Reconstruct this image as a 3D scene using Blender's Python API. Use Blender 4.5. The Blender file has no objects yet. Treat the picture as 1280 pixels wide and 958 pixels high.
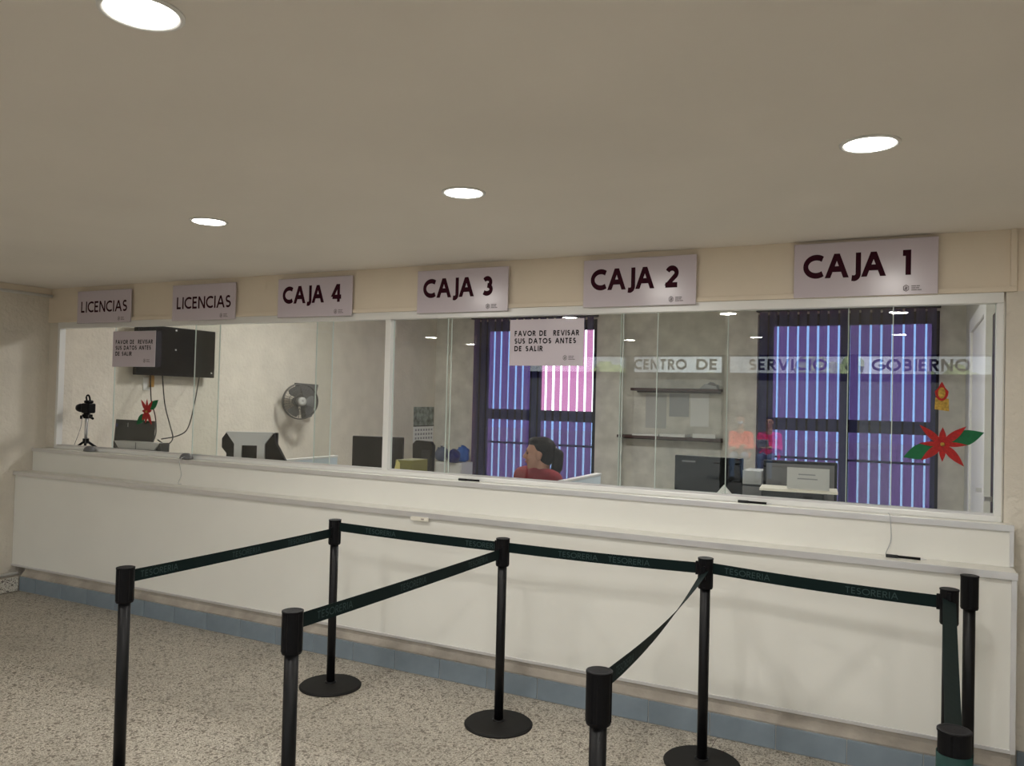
import bpy, bmesh, math, random
from mathutils import Vector, Matrix
import numpy as np
random.seed(7)
SC = bpy.context.scene
COL = SC.collection

# ------------------------------------------------------------------ camera (fitted from vanishing points)
F = 1000.79; YAW, PITCH, ROLL = (math.radians(a) for a in (26.7187, 1.1331, 1.4173))
CAM = Vector((0, 0, 1.6))
fw = Vector((-math.sin(YAW)*math.cos(PITCH), math.cos(YAW)*math.cos(PITCH), math.sin(PITCH)))
rt = fw.cross(Vector((0, 0, 1))).normalized(); up = rt.cross(fw)
r2 = rt*math.cos(ROLL)+up*math.sin(ROLL); u2 = -rt*math.sin(ROLL)+up*math.cos(ROLL)
cd = bpy.data.cameras.new('camera'); cam = bpy.data.objects.new('camera', cd); COL.objects.link(cam)
cd.sensor_width = 36; cd.lens = 36*F/1280; cd.clip_start = .05; cd.clip_end = 300
cam.matrix_world = Matrix(((r2.x, u2.x, -fw.x, CAM.x), (r2.y, u2.y, -fw.y, CAM.y), (r2.z, u2.z, -fw.z, CAM.z), (0, 0, 0, 1)))
SC.camera = cam
# ------------------------------------------------------------------ sky, sun, exposure
W = bpy.data.worlds.new('world'); SC.world = W; W.use_nodes = True
bg = W.node_tree.nodes['Background']; bg.inputs[0].default_value = (.86, .93, 1.0, 1); bg.inputs[1].default_value = 2.6
sl = bpy.data.lights.new('sun', 'SUN'); sl.energy = 12.0; sl.angle = .01; sl.color = (1, .95, .86)
sun = bpy.data.objects.new('sun', sl); COL.objects.link(sun)
sun.rotation_euler = Vector((.6, .55, 1.0)).to_track_quat('Z', 'Y').to_euler()
SC.view_settings.view_transform = 'Standard'; SC.view_settings.look = 'None'
SC.view_settings.exposure = 0.12; SC.view_settings.gamma = 1; SC.view_settings.use_curve_mapping = False
SC.cycles.transparent_max_bounces = 32
DOWNLIGHT_W = 9.0      # each recessed downlight
PANEL_W = 46.0         # each ceiling panel of the office behind the glass

# ------------------------------------------------------------------ pixel helpers (1280x958)
def ray(x, y): return r2*((x-640)/F)+u2*(-(y-479)/F)+fw
def onx(x, y, X): r = ray(x, y); return CAM+r*(X/r.x)
def ony(x, y, Y): r = ray(x, y); return CAM+r*(Y/r.y)
def onz(x, y, z): r = ray(x, y); return CAM+r*((z-CAM.z)/r.z)

# ------------------------------------------------------------------ materials
MATS = {}
def mat(name, col, rough=.6, metal=0, bump=0, bscale=40, var=0, vscale=3, spec=.5, alpha=None, emit=None, estr=0, coat=0):
    m = bpy.data.materials.new(name); m.use_nodes = True; nt = m.node_tree; b = nt.nodes['Principled BSDF']
    b.inputs['Base Color'].default_value = (*col, 1); b.inputs['Roughness'].default_value = rough
    b.inputs['Metallic'].default_value = metal; b.inputs['Specular IOR Level'].default_value = spec
    if coat: b.inputs['Coat Weight'].default_value = coat
    if emit: b.inputs['Emission Color'].default_value = (*emit, 1); b.inputs['Emission Strength'].default_value = estr
    tc = nt.nodes.new('ShaderNodeTexCoord')
    if var:
        n = nt.nodes.new('ShaderNodeTexNoise'); n.inputs['Scale'].default_value = vscale; n.inputs['Detail'].default_value = 6
        nt.links.new(tc.outputs['Object'], n.inputs['Vector'])
        r = nt.nodes.new('ShaderNodeValToRGB'); r.color_ramp.elements[0].position = .3; r.color_ramp.elements[1].position = .7
        r.color_ramp.elements[0].color = (*[c*(1-var) for c in col], 1); r.color_ramp.elements[1].color = (*[min(1, c*(1+var*.4)) for c in col], 1)
        nt.links.new(n.outputs['Fac'], r.inputs[0]); nt.links.new(r.outputs[0], b.inputs['Base Color'])
    if bump:
        n = nt.nodes.new('ShaderNodeTexNoise'); n.inputs['Scale'].default_value = bscale; n.inputs['Detail'].default_value = 5
        nt.links.new(tc.outputs['Object'], n.inputs['Vector'])
        bp = nt.nodes.new('ShaderNodeBump'); bp.inputs['Strength'].default_value = bump; bp.inputs['Distance'].default_value = .01
        nt.links.new(n.outputs['Fac'], bp.inputs['Height']); nt.links.new(bp.outputs[0], b.inputs['Normal'])
    MATS[name] = m
    return m
def terrazzo(name, base, dark, light, scale, bumpy=0):
    m = mat(name, base, .42); nt = m.node_tree; b = nt.nodes['Principled BSDF']
    tc = nt.nodes.new('ShaderNodeTexCoord')
    def vor(s):
        v = nt.nodes.new('ShaderNodeTexVoronoi'); v.inputs['Scale'].default_value = s; nt.links.new(tc.outputs['Object'], v.inputs['Vector']); return v
    def mix(a, c, fac):
        x = nt.nodes.new('ShaderNodeMix'); x.data_type = 'RGBA'; nt.links.new(fac, x.inputs['Factor'])
        if isinstance(a, tuple): x.inputs['A'].default_value = (*a, 1)
        else: nt.links.new(a, x.inputs['A'])
        x.inputs['B'].default_value = (*c, 1); return x.outputs['Result']
    def chan(v, lo, hi):
        s = nt.nodes.new('ShaderNodeSeparateColor'); nt.links.new(v.outputs['Color'], s.inputs[0])
        r = nt.nodes.new('ShaderNodeMapRange'); r.inputs['From Min'].default_value = lo; r.inputs['From Max'].default_value = hi
        nt.links.new(s.outputs[0], r.inputs['Value']); return r.outputs[0]
    c = mix(base, dark, chan(vor(scale), .62, .72)); c = mix(c, light, chan(vor(scale*1.3), .72, .8)); c = mix(c, dark, chan(vor(scale*.45), .9, .93))
    n = nt.nodes.new('ShaderNodeTexNoise'); n.inputs['Scale'].default_value = 1.1; n.inputs['Detail'].default_value = 5; nt.links.new(tc.outputs['Object'], n.inputs['Vector'])
    r = nt.nodes.new('ShaderNodeMapRange'); r.inputs['From Min'].default_value = .52; r.inputs['From Max'].default_value = .78; r.inputs['To Max'].default_value = .55; nt.links.new(n.outputs['Fac'], r.inputs['Value'])
    c = mix(c, tuple(x*.55 for x in base), r.outputs[0])
    nt.links.new(c, b.inputs['Base Color']); return m
def glassmat(name, tint, ior=1.5, boost=1.0):
    m = bpy.data.materials.new(name); m.use_nodes = True; nt = m.node_tree; nt.nodes.clear()
    o = nt.nodes.new('ShaderNodeOutputMaterial'); t = nt.nodes.new('ShaderNodeBsdfTransparent'); g = nt.nodes.new('ShaderNodeBsdfGlossy')
    t.inputs[0].default_value = (*tint, 1); g.inputs['Roughness'].default_value = .0; g.inputs[0].default_value = (boost, boost, boost, 1)
    ge = nt.nodes.new('ShaderNodeNewGeometry'); dp = nt.nodes.new('ShaderNodeVectorMath'); dp.operation = 'DOT_PRODUCT'
    nt.links.new(ge.outputs['Normal'], dp.inputs[0]); nt.links.new(ge.outputs['Incoming'], dp.inputs[1])
    def mth(op, a, b=None):
        n = nt.nodes.new('ShaderNodeMath'); n.operation = op
        for i, q in enumerate((a, b)):
            if q is None: continue
            if isinstance(q, (int, float)): n.inputs[i].default_value = q
            else: nt.links.new(q, n.inputs[i])
        return n.outputs[0]
    r0 = ((ior-1)/(ior+1))**2      # Schlick, the same for both sides of the thin pane
    fr_ = mth('ADD', mth('MULTIPLY', mth('POWER', mth('SUBTRACT', 1.0, mth('ABSOLUTE', dp.outputs['Value'])), 5.0), 1-r0), r0)
    x = nt.nodes.new('ShaderNodeMixShader'); nt.links.new(fr_, x.inputs[0]); nt.links.new(t.outputs[0], x.inputs[1]); nt.links.new(g.outputs[0], x.inputs[2])
    nt.links.new(x.outputs[0], o.inputs[0]); MATS[name] = m; return m
def screenmat(name, through, col):
    m = bpy.data.materials.new(name); m.use_nodes = True; nt = m.node_tree; nt.nodes.clear()
    o = nt.nodes.new('ShaderNodeOutputMaterial'); t = nt.nodes.new('ShaderNodeBsdfTransparent'); d = nt.nodes.new('ShaderNodeBsdfDiffuse')
    t.inputs[0].default_value = (*through, 1); d.inputs[0].default_value = (*col, 1)
    x = nt.nodes.new('ShaderNodeAddShader'); nt.links.new(t.outputs[0], x.inputs[0]); nt.links.new(d.outputs[0], x.inputs[1])
    nt.links.new(x.outputs[0], o.inputs[0]); MATS[name] = m; return m

mat('ceiling_paint', (.85, .80, .735), .75, bump=.15, bscale=6, var=.06, vscale=.8)
mat('header_paint', (.82, .725, .59), .6, bump=.1, bscale=30, var=.04)
mat('stucco', (.74, .69, .60), .8, bump=.9, bscale=26, var=.08, vscale=5)
mat('office_wall', (.72, .71, .64), .75, bump=.6, bscale=22, var=.1, vscale=4)
mat('concrete_wall', (.74, .72, .66), .8, bump=.5, bscale=18, var=.22, vscale=5)
mat('panel_white', (.83, .82, .765), .38, bump=.05, bscale=3, var=.035, vscale=2)
mat('aluminium', (.74, .73, .73), .32, metal=.55, var=.05, vscale=8)
mat('white_alu', (.82, .82, .80), .35, metal=.15)
terrazzo('terrazzo', (.41, .372, .31), (.16, .135, .105), (.60, .56, .48), 160)
terrazzo('terrazzo_light', (.62, .59, .52), (.16, .14, .12), (.78, .76, .70), 150)
mat('grout', (.16, .14, .12), .9); mat('tile_blue', (.215, .265, .31), .38, var=.18, vscale=6); mat('tile_grout', (.40, .40, .39), .9)
mat('mortar', (.40, .36, .31), .9, bump=.5, bscale=50, var=.3, vscale=7)
mat('black_metal', (.005, .005, .006), .42, spec=.25); mat('black_rubber', (.012, .0115, .011), .65, spec=.25); mat('black_plastic', (.006, .006, .007), .5, spec=.12)
mat('belt', (.003, .011, .011), .75, spec=.15); mat('belt_print', (.03, .055, .055), .7, spec=.2); mat('belt_green', (.004, .035, .03), .6, spec=.3)
mat('sign_board', (.64, .575, .635), .22, spec=.5); mat('sign_ink', (.035, .003, .011), .6, spec=.12); mat('sign_grey', (.22, .19, .21), .5); mat('notice_ink', (.012, .009, .012), .6, spec=.12)
mat('facade_ink', (.05, .055, .06), .5)
mat('paper', (.85, .85, .84), .8); mat('paper_cream', (.82, .78, .68), .8); mat('paper_grey', (.55, .55, .54), .8); mat('print_grey', (.3, .3, .32), .8)
mat('red_glitter', (.50, .012, .012), .35, bump=.6, bscale=400, var=.35, vscale=120); mat('green_felt', (.0, .13, .04), .7, var=.15, vscale=60)
mat('gold_glitter', (.62, .40, .08), .3, metal=.5, bump=.6, bscale=300, var=.5, vscale=90)
mat('silver', (.62, .62, .62), .35, metal=.3); mat('dark_grey', (.025, .027, .029), .5, spec=.25); mat('mid_grey', (.16, .16, .165), .5); mat('light_grey', (.42, .43, .44), .5)
mat('screen_black', (.004, .004, .005), .3, spec=.15); mat('fan_grey', (.13, .13, .125), .5); mat('fan_light', (.42, .42, .40), .4)
mat('divider_blue', (.62, .72, .80), .5); mat('desk_beige', (.5, .46, .38), .5); mat('shelf_wood', (.06, .018, .017), .45, var=.3, vscale=9)
mat('skin', (.50, .27, .19), .55); mat('hair', (.012, .007, .005), .5, bump=.5, bscale=90, spec=.08); mat('red_cloth', (.23, .008, .016), .85); mat('denim', (.10, .16, .28), .9); mat('lip', (.32, .08, .08), .5)
mat('orange_cloth', (.9, .075, .025), .85); mat('pink_cloth', (.85, .03, .18), .85); mat('mask_blue', (.35, .55, .75), .8); mat('eye', (.02, .015, .012), .3)
mat('blue_plastic', (.02, .13, .50), .3); mat('navy_plastic', (.01, .02, .16), .3); mat('slate_plastic', (.10, .13, .22), .4); mat('olive', (.16, .15, .04), .7); mat('yellow', (.62, .55, .2), .6)
mat('brass', (.5, .27, .06), .4, metal=.3); mat('bark', (.12, .08, .05), .9); mat('leaf', (.45, .55, .28), .8, var=.4, vscale=3); mat('sky_block_wall', (.12, .12, .115), .9, var=.15); mat('asphalt', (.035, .035, .035), .9, var=.2)
mat('wall_out', (.45, .44, .42), .9, var=.15); mat('poster', (.25, .30, .27), .5, var=.9, vscale=14); mat('dark_wood', (.04, .03, .028), .5); mat('window_frame', (.02, .022, .035), .6, spec=.2)
mat('lamp_glow', (1, 1, 1), .5, emit=(1, .96, .88), estr=14); mat('panel_glow', (1, 1, 1), .5, emit=(1, .98, .93), estr=5); mat('white_plastic', (.8, .8, .78), .4)
glassmat('glass', (.955, .965, .955)); glassmat('glass_tint', (.37, .47, .62)); glassmat('glass_clear', (.97, .98, .97))
mat('glass_edge', (.60, .68, .64), .25)
screenmat('blind', (.28, .098, .19), (.045, .05, .12))

# ------------------------------------------------------------------ mesh helpers
WP = {}
def link(name, me, m=None, parent=None, loc=None, smooth=False):
    o = bpy.data.objects.new(name, me); COL.objects.link(o)
    if m and not me.materials: me.materials.append(MATS[m])
    if smooth:
        for p in me.polygons: p.use_smooth = True
    if parent is not None:
        o.parent = parent
        o.location = loc if loc is not None else -WP[parent.name]
        WP[o.name] = WP[parent.name]+Vector(o.location)
    else:
        o.location = loc if loc is not None else (0, 0, 0); WP[o.name] = Vector(o.location)
    return o
def tag(o, label, cat=None, group=None, kind=None):
    if label: o['label'] = label
    if cat: o['category'] = cat
    if group: o['group'] = group
    if kind: o['kind'] = kind
    return o
def thing(name, label, cat, loc, group=None, rz=0):
    o = bpy.data.objects.new(name, None); COL.objects.link(o); o.location = loc; o.rotation_euler = (0, 0, rz); o.empty_display_size = .1
    WP[o.name] = Vector(loc); return tag(o, label, cat, group)
def mesh(verts, faces, name='m'):
    me = bpy.data.meshes.new(name); me.from_pydata([tuple(v) for v in verts], [], faces); me.update(); return me
def bm_mesh(bm):
    me = bpy.data.meshes.new('m'); bmesh.ops.recalc_face_normals(bm, faces=bm.faces); bm.to_mesh(me); bm.free(); return me
def boxes(lst, bevel=0):
    bm = bmesh.new()
    for x0, x1, y0, y1, z0, z1 in lst:
        r = bmesh.ops.create_cube(bm, size=1)
        for v in r['verts']: v.co = Vector(((x0+x1)/2+v.co.x*(x1-x0), (y0+y1)/2+v.co.y*(y1-y0), (z0+z1)/2+v.co.z*(z1-z0)))
    if bevel: bmesh.ops.bevel(bm, geom=bm.edges[:], offset=bevel, segments=2, affect='EDGES', profile=.5)
    return bm_mesh(bm)
def box(name, d, m, parent=None, bevel=0, loc=None): return link(name, boxes([d], bevel), m, parent, loc)
def prism(pts, a, b, axis='y'):
    """closed outline pts (u,v) extruded along an axis from a to b"""
    n = len(pts)
    def P(u, v, w): return (u, w, v) if axis == 'y' else ((w, u, v) if axis == 'x' else (u, v, w))
    bm = bmesh.new(); A = [bm.verts.new(P(u, v, a)) for u, v in pts]; B = [bm.verts.new(P(u, v, b)) for u, v in pts]
    bm.faces.new(A); bm.faces.new(B[::-1])
    for i in range(n): bm.faces.new((A[i], B[i], B[(i+1) % n], A[(i+1) % n]))
    return bm_mesh(bm)
def tube(pts, r, seg=8, r1=None):
    pts = [Vector(p) for p in pts]; bm = bmesh.new(); rings = []
    for i, p in enumerate(pts):
        t = (pts[min(i+1, len(pts)-1)]-pts[max(i-1, 0)]).normalized()
        a = t.cross(Vector((0, 0, 1)) if abs(t.z) < .9 else Vector((1, 0, 0))).normalized(); b = t.cross(a)
        rr = r if r1 is None else r+(r1-r)*i/(len(pts)-1)
        rings.append([bm.verts.new(p+(a*math.cos(k*2*math.pi/seg)+b*math.sin(k*2*math.pi/seg))*rr) for k in range(seg)])
    for A, B in zip(rings, rings[1:]):
        for k in range(seg): bm.faces.new((A[k], A[(k+1) % seg], B[(k+1) % seg], B[k]))
    bm.faces.new(rings[0][::-1]); bm.faces.new(rings[-1])
    return bm_mesh(bm)
def smooth_pts(pts, n=6):
    pts = [Vector(p) for p in pts]; out = []
    for i in range(len(pts)-1):
        p0, p1, p2, p3 = pts[max(i-1, 0)], pts[i], pts[i+1], pts[min(i+2, len(pts)-1)]
        for k in range(n):
            t = k/n; out.append(.5*((2*p1)+(p2-p0)*t+(2*p0-5*p1+4*p2-p3)*t*t+(3*p1-p0-3*p2+p3)*t**3))
    return out+[pts[-1]]
def lathe(prof, seg=32, axis='z', c=(0, 0, 0), ring=False):
    bm = bmesh.new(); rings = []; c = Vector(c)
    for r, h in prof:
        ring = []
        for k in range(seg):
            a = 2*math.pi*k/seg; u, v = r*math.cos(a), r*math.sin(a)
            ring.append(bm.verts.new(c+Vector((u, v, h) if axis == 'z' else ((u, h, v) if axis == 'y' else (h, u, v)))))
        rings.append(ring)
    for A, B in zip(rings, rings[1:]):
        for k in range(seg): bm.faces.new((A[k], A[(k+1) % seg], B[(k+1) % seg], B[k]))
    if ring:
        for k in range(seg): bm.faces.new((rings[-1][k], rings[-1][(k+1) % seg], rings[0][(k+1) % seg], rings[0][k]))
    else: bm.faces.new(rings[0]); bm.faces.new(rings[-1])
    return bm_mesh(bm)
def xform(me, M): me.transform(M); return me

# ------------------------------------------------------------------ stroke lettering (flat print)
def arc(cx, cy, rx, ry, a0, a1, n=14): return [(cx+rx*math.cos(math.radians(a0+(a1-a0)*i/n)), cy+ry*math.sin(math.radians(a0+(a1-a0)*i/n))) for i in range(n+1)]
GL = {
 'A': (.86, [[(.0, 0), (.43, 1), (.86, 0)], [(.17, .32), (.69, .32)]]),
 'B': (.58, [[(0, 0), (0, 1), (.28, 1)]+arc(.28, .76, .22, .24, 90, -90)+[(0, .52)], [(0, 0), (.3, 0)]+arc(.3, .26, .25, .26, -90, 90)]),
 'C': (.78, [arc(.5, .5, .5, .5, 52, 308, 22)]),
 'D': (.78, [[(0, 0), (0, 1), (.28, 1)]+arc(.28, .5, .48, .5, 90, -90, 18)+[(0, 0)]]),
 'E': (.50, [[(.5, 1), (0, 1), (0, 0), (.5, 0)], [(0, .52), (.45, .52)]]),
 'F': (.48, [[(.48, 1), (0, 1), (0, 0)], [(0, .52), (.44, .52)]]),
 'G': (.86, [arc(.5, .5, .5, .5, 50, 345, 24)+[(.84, .44), (.52, .44)]]),
 'I': (.04, [[(.02, 0), (.02, 1)]]),
 'J': (.30, [[(.3, 1), (.3, .02)]+arc(.1, .02, .2, .24, 0, -85, 8)+[(.0, -.2)]]),
 'L': (.46, [[(0, 1), (0, 0), (.46, 0)]]),
 'N': (.72, [[(0, 0), (0, 1), (.72, 0), (.72, 1)]]),
 'O': (1.0, [arc(.5, .5, .5, .5, 45, 405, 28)]),
 'R': (.58, [[(0, 0), (0, 1), (.26, 1)]+arc(.26, .75, .25, .25, 90, -90)+[(0, .5)], [(.22, .5), (.58, 0)]]),
 'S': (.50, [arc(.26, .75, .24, .25, 40, 250, 12)+arc(.24, .25, .26, .25, 80, -140, 12)]),
 'T': (.66, [[(0, 1), (.66, 1)], [(.33, 1), (.33, 0)]]),
 'U': (.66, [[(0, 1), (0, .33)]+arc(.33, .33, .33, .33, 180, 360)+[(.66, 1)]]),
 'V': (.80, [[(0, 1), (.4, 0), (.8, 1)]]),
 '1': (.26, [[(.0, 1), (.24, 1), (.24, 0)]]),
 '2': (.56, [arc(.27, .72, .26, .28, 160, -35, 14)+[(.02, 0), (.58, 0)]]),
 '3': (.50, [arc(.22, .75, .24, .25, 150, -80, 12), arc(.2, .27, .3, .27, 85, -140, 14)]),
 '4': (.74, [[(.78, .22), (.02, .22)], [(.02, .30), (.50, 1)], [(.55, 1), (.55, 0)]]),
 ' ': (.34, []),
}
def text_polys(s, cap, wt, sp=.2, xs=1.0):
    """ribbon quads in (u,v) plus a small layer index; cap height, stroke weight (fraction of cap), letter spacing"""
    out = []; x = 0; h = wt/2; lay = 0
    for ch in s:
        w, strokes = GL[ch]
        for st in strokes:
            pts = [Vector((x+p[0]*xs, h+p[1]*(1-wt))) for p in st]; pts = [p for k, p in enumerate(pts) if k == 0 or (p-pts[k-1]).length > 1e-4]; runs = [[pts[0]]]
            for k in range(1, len(pts)):
                runs[-1].append(pts[k])
                if k < len(pts)-1 and (pts[k]-pts[k-1]).angle(pts[k+1]-pts[k]) > .9: runs.append([pts[k]])
            raw = {(round(x+p[0]*xs, 5), round(h+p[1]*(1-wt), 5)): p[1] for p in st}
            for ri, rn in enumerate(runs):
                lay += 1; n = len(rn); L = []; R = []
                d = rn[-1]-rn[0]
                if n == 2 and abs(d.normalized().x*d.normalized().y) > .1:      # straight diagonal: cut level at its ends
                    q = [Vector((p.x, raw.get((round(p.x, 5), round(p.y, 5)), p.y))) for p in rn]; dd = (q[1]-q[0]).normalized(); hx = min(h/abs(dd.y), h*1.9)
                    out.append(([Vector((q[0].x-hx, q[0].y)), Vector((q[0].x+hx, q[0].y)), Vector((q[1].x+hx, q[1].y)), Vector((q[1].x-hx, q[1].y))], lay % 12)); continue
                for k, p in enumerate(rn):
                    d0 = (rn[k]-rn[k-1]).normalized() if k else (rn[1]-rn[0]).normalized(); d1 = (rn[k+1]-rn[k]).normalized() if k < n-1 else d0
                    t = (d0+d1).normalized(); nn = Vector((-t.y, t.x))*(h/max(.5, t.dot(d0))); e = Vector((0, 0))
                    if k == 0 and (ri > 0 or abs(d0.x) < .02): e = -d0*h
                    if k == n-1 and (ri < len(runs)-1 or abs(d0.x) < .02): e = d0*h
                    if n > 5 and len(runs) == 1 and abs(d0.x) > .02: e = Vector((0, 0))
                    a, b = p+nn+e, p-nn+e
                    if ch not in 'JOCGS': a.y, b.y = min(1, max(0, a.y)), min(1, max(0, b.y))
                    L.append(a); R.append(b)
                for k in range(n-1): out.append(([R[k], R[k+1], L[k+1], L[k]], lay % 12))
        x += w*xs+sp
    x -= sp
    return [([p*cap for p in q], ly) for q, ly in out], x*cap
def lettering(name, s, m, parent, org, ux, uz, cap, wt, width=None, sp=None, xs=1.0, loc=None):
    """flat lettering from org (baseline start) along ux with up uz, one object per word; width squeezes it to fit"""
    sp = wt+.1 if sp is None else sp
    w = text_polys(s, cap, wt, sp, xs)[1]; k = (width/w) if width else 1; ux = Vector(ux); uz = Vector(uz); nrm = ux.cross(uz); x = 0
    for word in s.split(' '):
        if word:
            polys, ww = text_polys(word, cap, wt, sp, xs); V = []; Fc = []
            for q, ly in polys:
                b = len(V); V += [Vector(org)+ux*((x+p.x)*k)+uz*p.y+nrm*(ly*4e-5) for p in q]; Fc.append(tuple(range(b, b+len(q))))
            link(name, mesh(V, Fc), m, parent, loc); x += ww+sp*cap
        x += (GL[' '][0]+sp)*cap

# ================================================================== THE SETTING
XL = -6.42; XR = 3.2; HC = 2.415; YP = 3.916; YF = -5.0; G = 4.2; YB = 10.2; XBR = .5; HB = 3.05
def struct(o): o['kind'] = 'structure'; return o
fl = struct(box('floor', (XL-.2, XR+.2, YF, YB+.3, -.12, -.004), 'grout'))
J0x, J0y, TS = -2.684, 3.83, .93
tile_me = boxes([(-TS/2+.0015, TS/2-.0015, -TS/2+.0015, TS/2-.0015, -.02, 0)]); 
strip_me = boxes([(-TS/2+.0015, TS/2-.0015, 0, .13, -.02, 0)])
for i in range(-5, 5):
    for j in range(-5, 1):
        x = J0x+(i+.5)*TS; y = J0y+(j-.5)*TS
        if x-TS/2 > 1.9 or x+TS/2 < XL-.4: continue
        link('floor_tile', tile_me, 'terrazzo', fl, loc=(x, y, 0))
    x = J0x+(i+.5)*TS
    if x < 2: link('floor_tile', strip_me, 'terrazzo', fl, loc=(x, J0y, 0))
link('floor_screed', boxes([(XL, XR, YF, J0y-5.5*TS, -.02, 0), (1.97, XR, J0y-5.5*TS, YP, -.02, 0), (XL, XBR, 4.3, YB, -.02, 0)]), 'terrazzo', fl)
struct(box('ceiling', (XL-.2, XR+.2, YF-.1, 4.19, HC, HC+.15), 'ceiling_paint'))
struct(box('ceiling_office', (XL-.2, XBR+.25, 4.19, YB+.4, HB, HB+.15), 'office_wall'))
struct(box('wall_left', (XL-.2, XL, YF-.1, YB+.4, 0, HB), 'stucco'))
struct(box('wall_header', (XL, XR, 4.185, 4.33, 2.135, HB), 'header_paint'))
struct(box('wall_right_end', (.36, XR, 4.185, 4.33, 0, 2.135), 'stucco'))
struct(box('wall_left_pier', (XL, -6.292, 4.2, 4.33, 1.104, 2.135), 'stucco'))
struct(box('wall_right', (XR, XR+.2, YF-.1, 4.33, 0, HC), 'stucco'))
# office back wall: piers, spandrels, a shallow recess with shelves
wb = struct(link('wall_back', boxes([(XL, -5.765, YB, YB+.3, 0, HB), (-3.86, -3.52, YB, YB+.3, 0, HB), (-3.52, -2.147, YB+.14, YB+.3, 0, HB), (-2.147, -1.746, YB, YB+.3, 0, HB),
    (.244, XBR+.2, YB, YB+.3, 0, HB), (-5.765, -3.86, YB, YB+.3, 2.72, HB), (-1.746, .244, YB, YB+.3, 2.72, HB), (-5.765, -3.86, YB, YB+.3, 0, .22), (-1.746, .244, YB, YB+.3, 0, .22)]), 'concrete_wall'))
struct(box('wall_office_right', (XBR, XBR+.2, 4.33, YB, 0, HB), 'office_wall'))
struct(box('sun_block_eave', (XL-1.5, XBR+2.2, YB+.3, YB+2.3, HB, HB+.12), 'wall_out'))  # unseen overhang, added to keep direct sun off the office windows
# office left wall: shuttering joint lines
struct(link('trim_1', boxes([(XL-.01, XL+.003, 5.9, YB, 1.876, 1.882)]), 'stucco'))
# cornice and conduit on the left wall
struct(box('trim_2', (XL, XL+.035, YF, 4.185, 2.345, HC), 'header_paint', bevel=.006))
struct(link('trim_3', tube([(XL+.045, YF, 2.352), (XL+.045, 4.18, 2.352)], .013, 10), 'white_plastic', smooth=True))
# raceway under the header and up to the ceiling
struct(link('trim_4', boxes([(-6.28, .40, 4.168, 4.186, 2.133, 2.157), (.375, .40, 4.168, 4.186, 2.157, HC)], .002), 'header_paint'))
# curb along the left wall
cb = struct(box('baseboard_left', (XL, -6.262, YF, 3.93, 0, .118), 'mortar'))
cm = boxes([(-.008, .008, -.148, .148, .006, .112)], .002)
for k in range(8): link('baseboard_tile', cm, 'terrazzo_light', cb, loc=(-6.258, 3.76-k*.3, 0))
link('conduit', tube([(-6.30, YF+.1, .130), (-6.30, 3.93, .130)], .014, 10), 'white_plastic', cb, smooth=True)
# plinth with blue tiles
pl = struct(link('baseboard_front', prism([(3.926, 0), (3.926, .108), (3.924, .120), (3.957, .150), (3.957, .176), (4.06, .176), (4.06, 0)], -6.25, .375, 'x'), 'mortar'))
bt = boxes([(-.1505, .1505, -.008, .008, .004, .112)], .0025)
for k in range(22): 
    x = -2.691+(k-11.5)*.305
    if x-.15 < -6.25:
        if x+.15 > -6.22: box('baseboard_tile', (-6.248, x+.1505, 3.914, 3.930, .004, .112), 'tile_blue', pl, .0025)
        continue
    if x+.15 > .40: continue
    link('baseboard_tile', bt, 'tile_blue', pl, loc=(x, 3.922, 0))
box('tile_grout', (-6.25, .375, 3.919, 3.927, 0, .108), 'tile_grout', pl)
struct(box('baseboard_right', (.42, XR, 4.165, 4.185, 0, .11), 'tile_blue'))

# ------------------------------------------------------------------ counter: lower cladding, ledge, upper cladding, sill
ct = thing('service_counter', 'long cream panelled service counter with stepped ledge and aluminium trim', 'counter', (-3, 4.0, 0))
box('lower_panel', (XL+.002, .375, 3.955, 4.06, .178, .905), 'panel_white', ct, .002)
box('bottom_trim', (XL+.002, .375, 3.949, 3.958, .172, .188), 'aluminium', ct, .001)
box('ledge', (XL+.002, .392, 3.943, 4.10, .905, .922), 'panel_white', ct, .002)
box('ledge_trim', (XL+.002, .394, 3.938, 3.945, .895, .926), 'aluminium', ct, .001)
box('end_trim', (.372, .392, 3.948, 3.958, .172, .905), 'aluminium', ct, .001)
box('upper_panel', (XL+.002, .38, 4.092, 4.30, .922, 1.085), 'panel_white', ct, .002)
box('sill', (XL+.002, .39, 4.086, 4.55, 1.085, 1.102), 'panel_white', ct, .002)
box('sill_trim', (XL+.002, .392, 4.081, 4.088, 1.078, 1.106), 'aluminium', ct, .001)
box('end_trim', (.376, .392, 4.084, 4.096, .926, 1.085), 'aluminium', ct, .001)
tp = box('tape_scrap', (-2.62, -2.50, 3.934, 3.938, .878, .9), 'paper_cream'); tag(tp, 'scrap of cream masking tape stuck on the ledge edge', 'tape')
link('stain', boxes([(-2.55, -2.53, 3.9335, 3.9342, .885, .893)]), 'mortar', tp)

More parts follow.
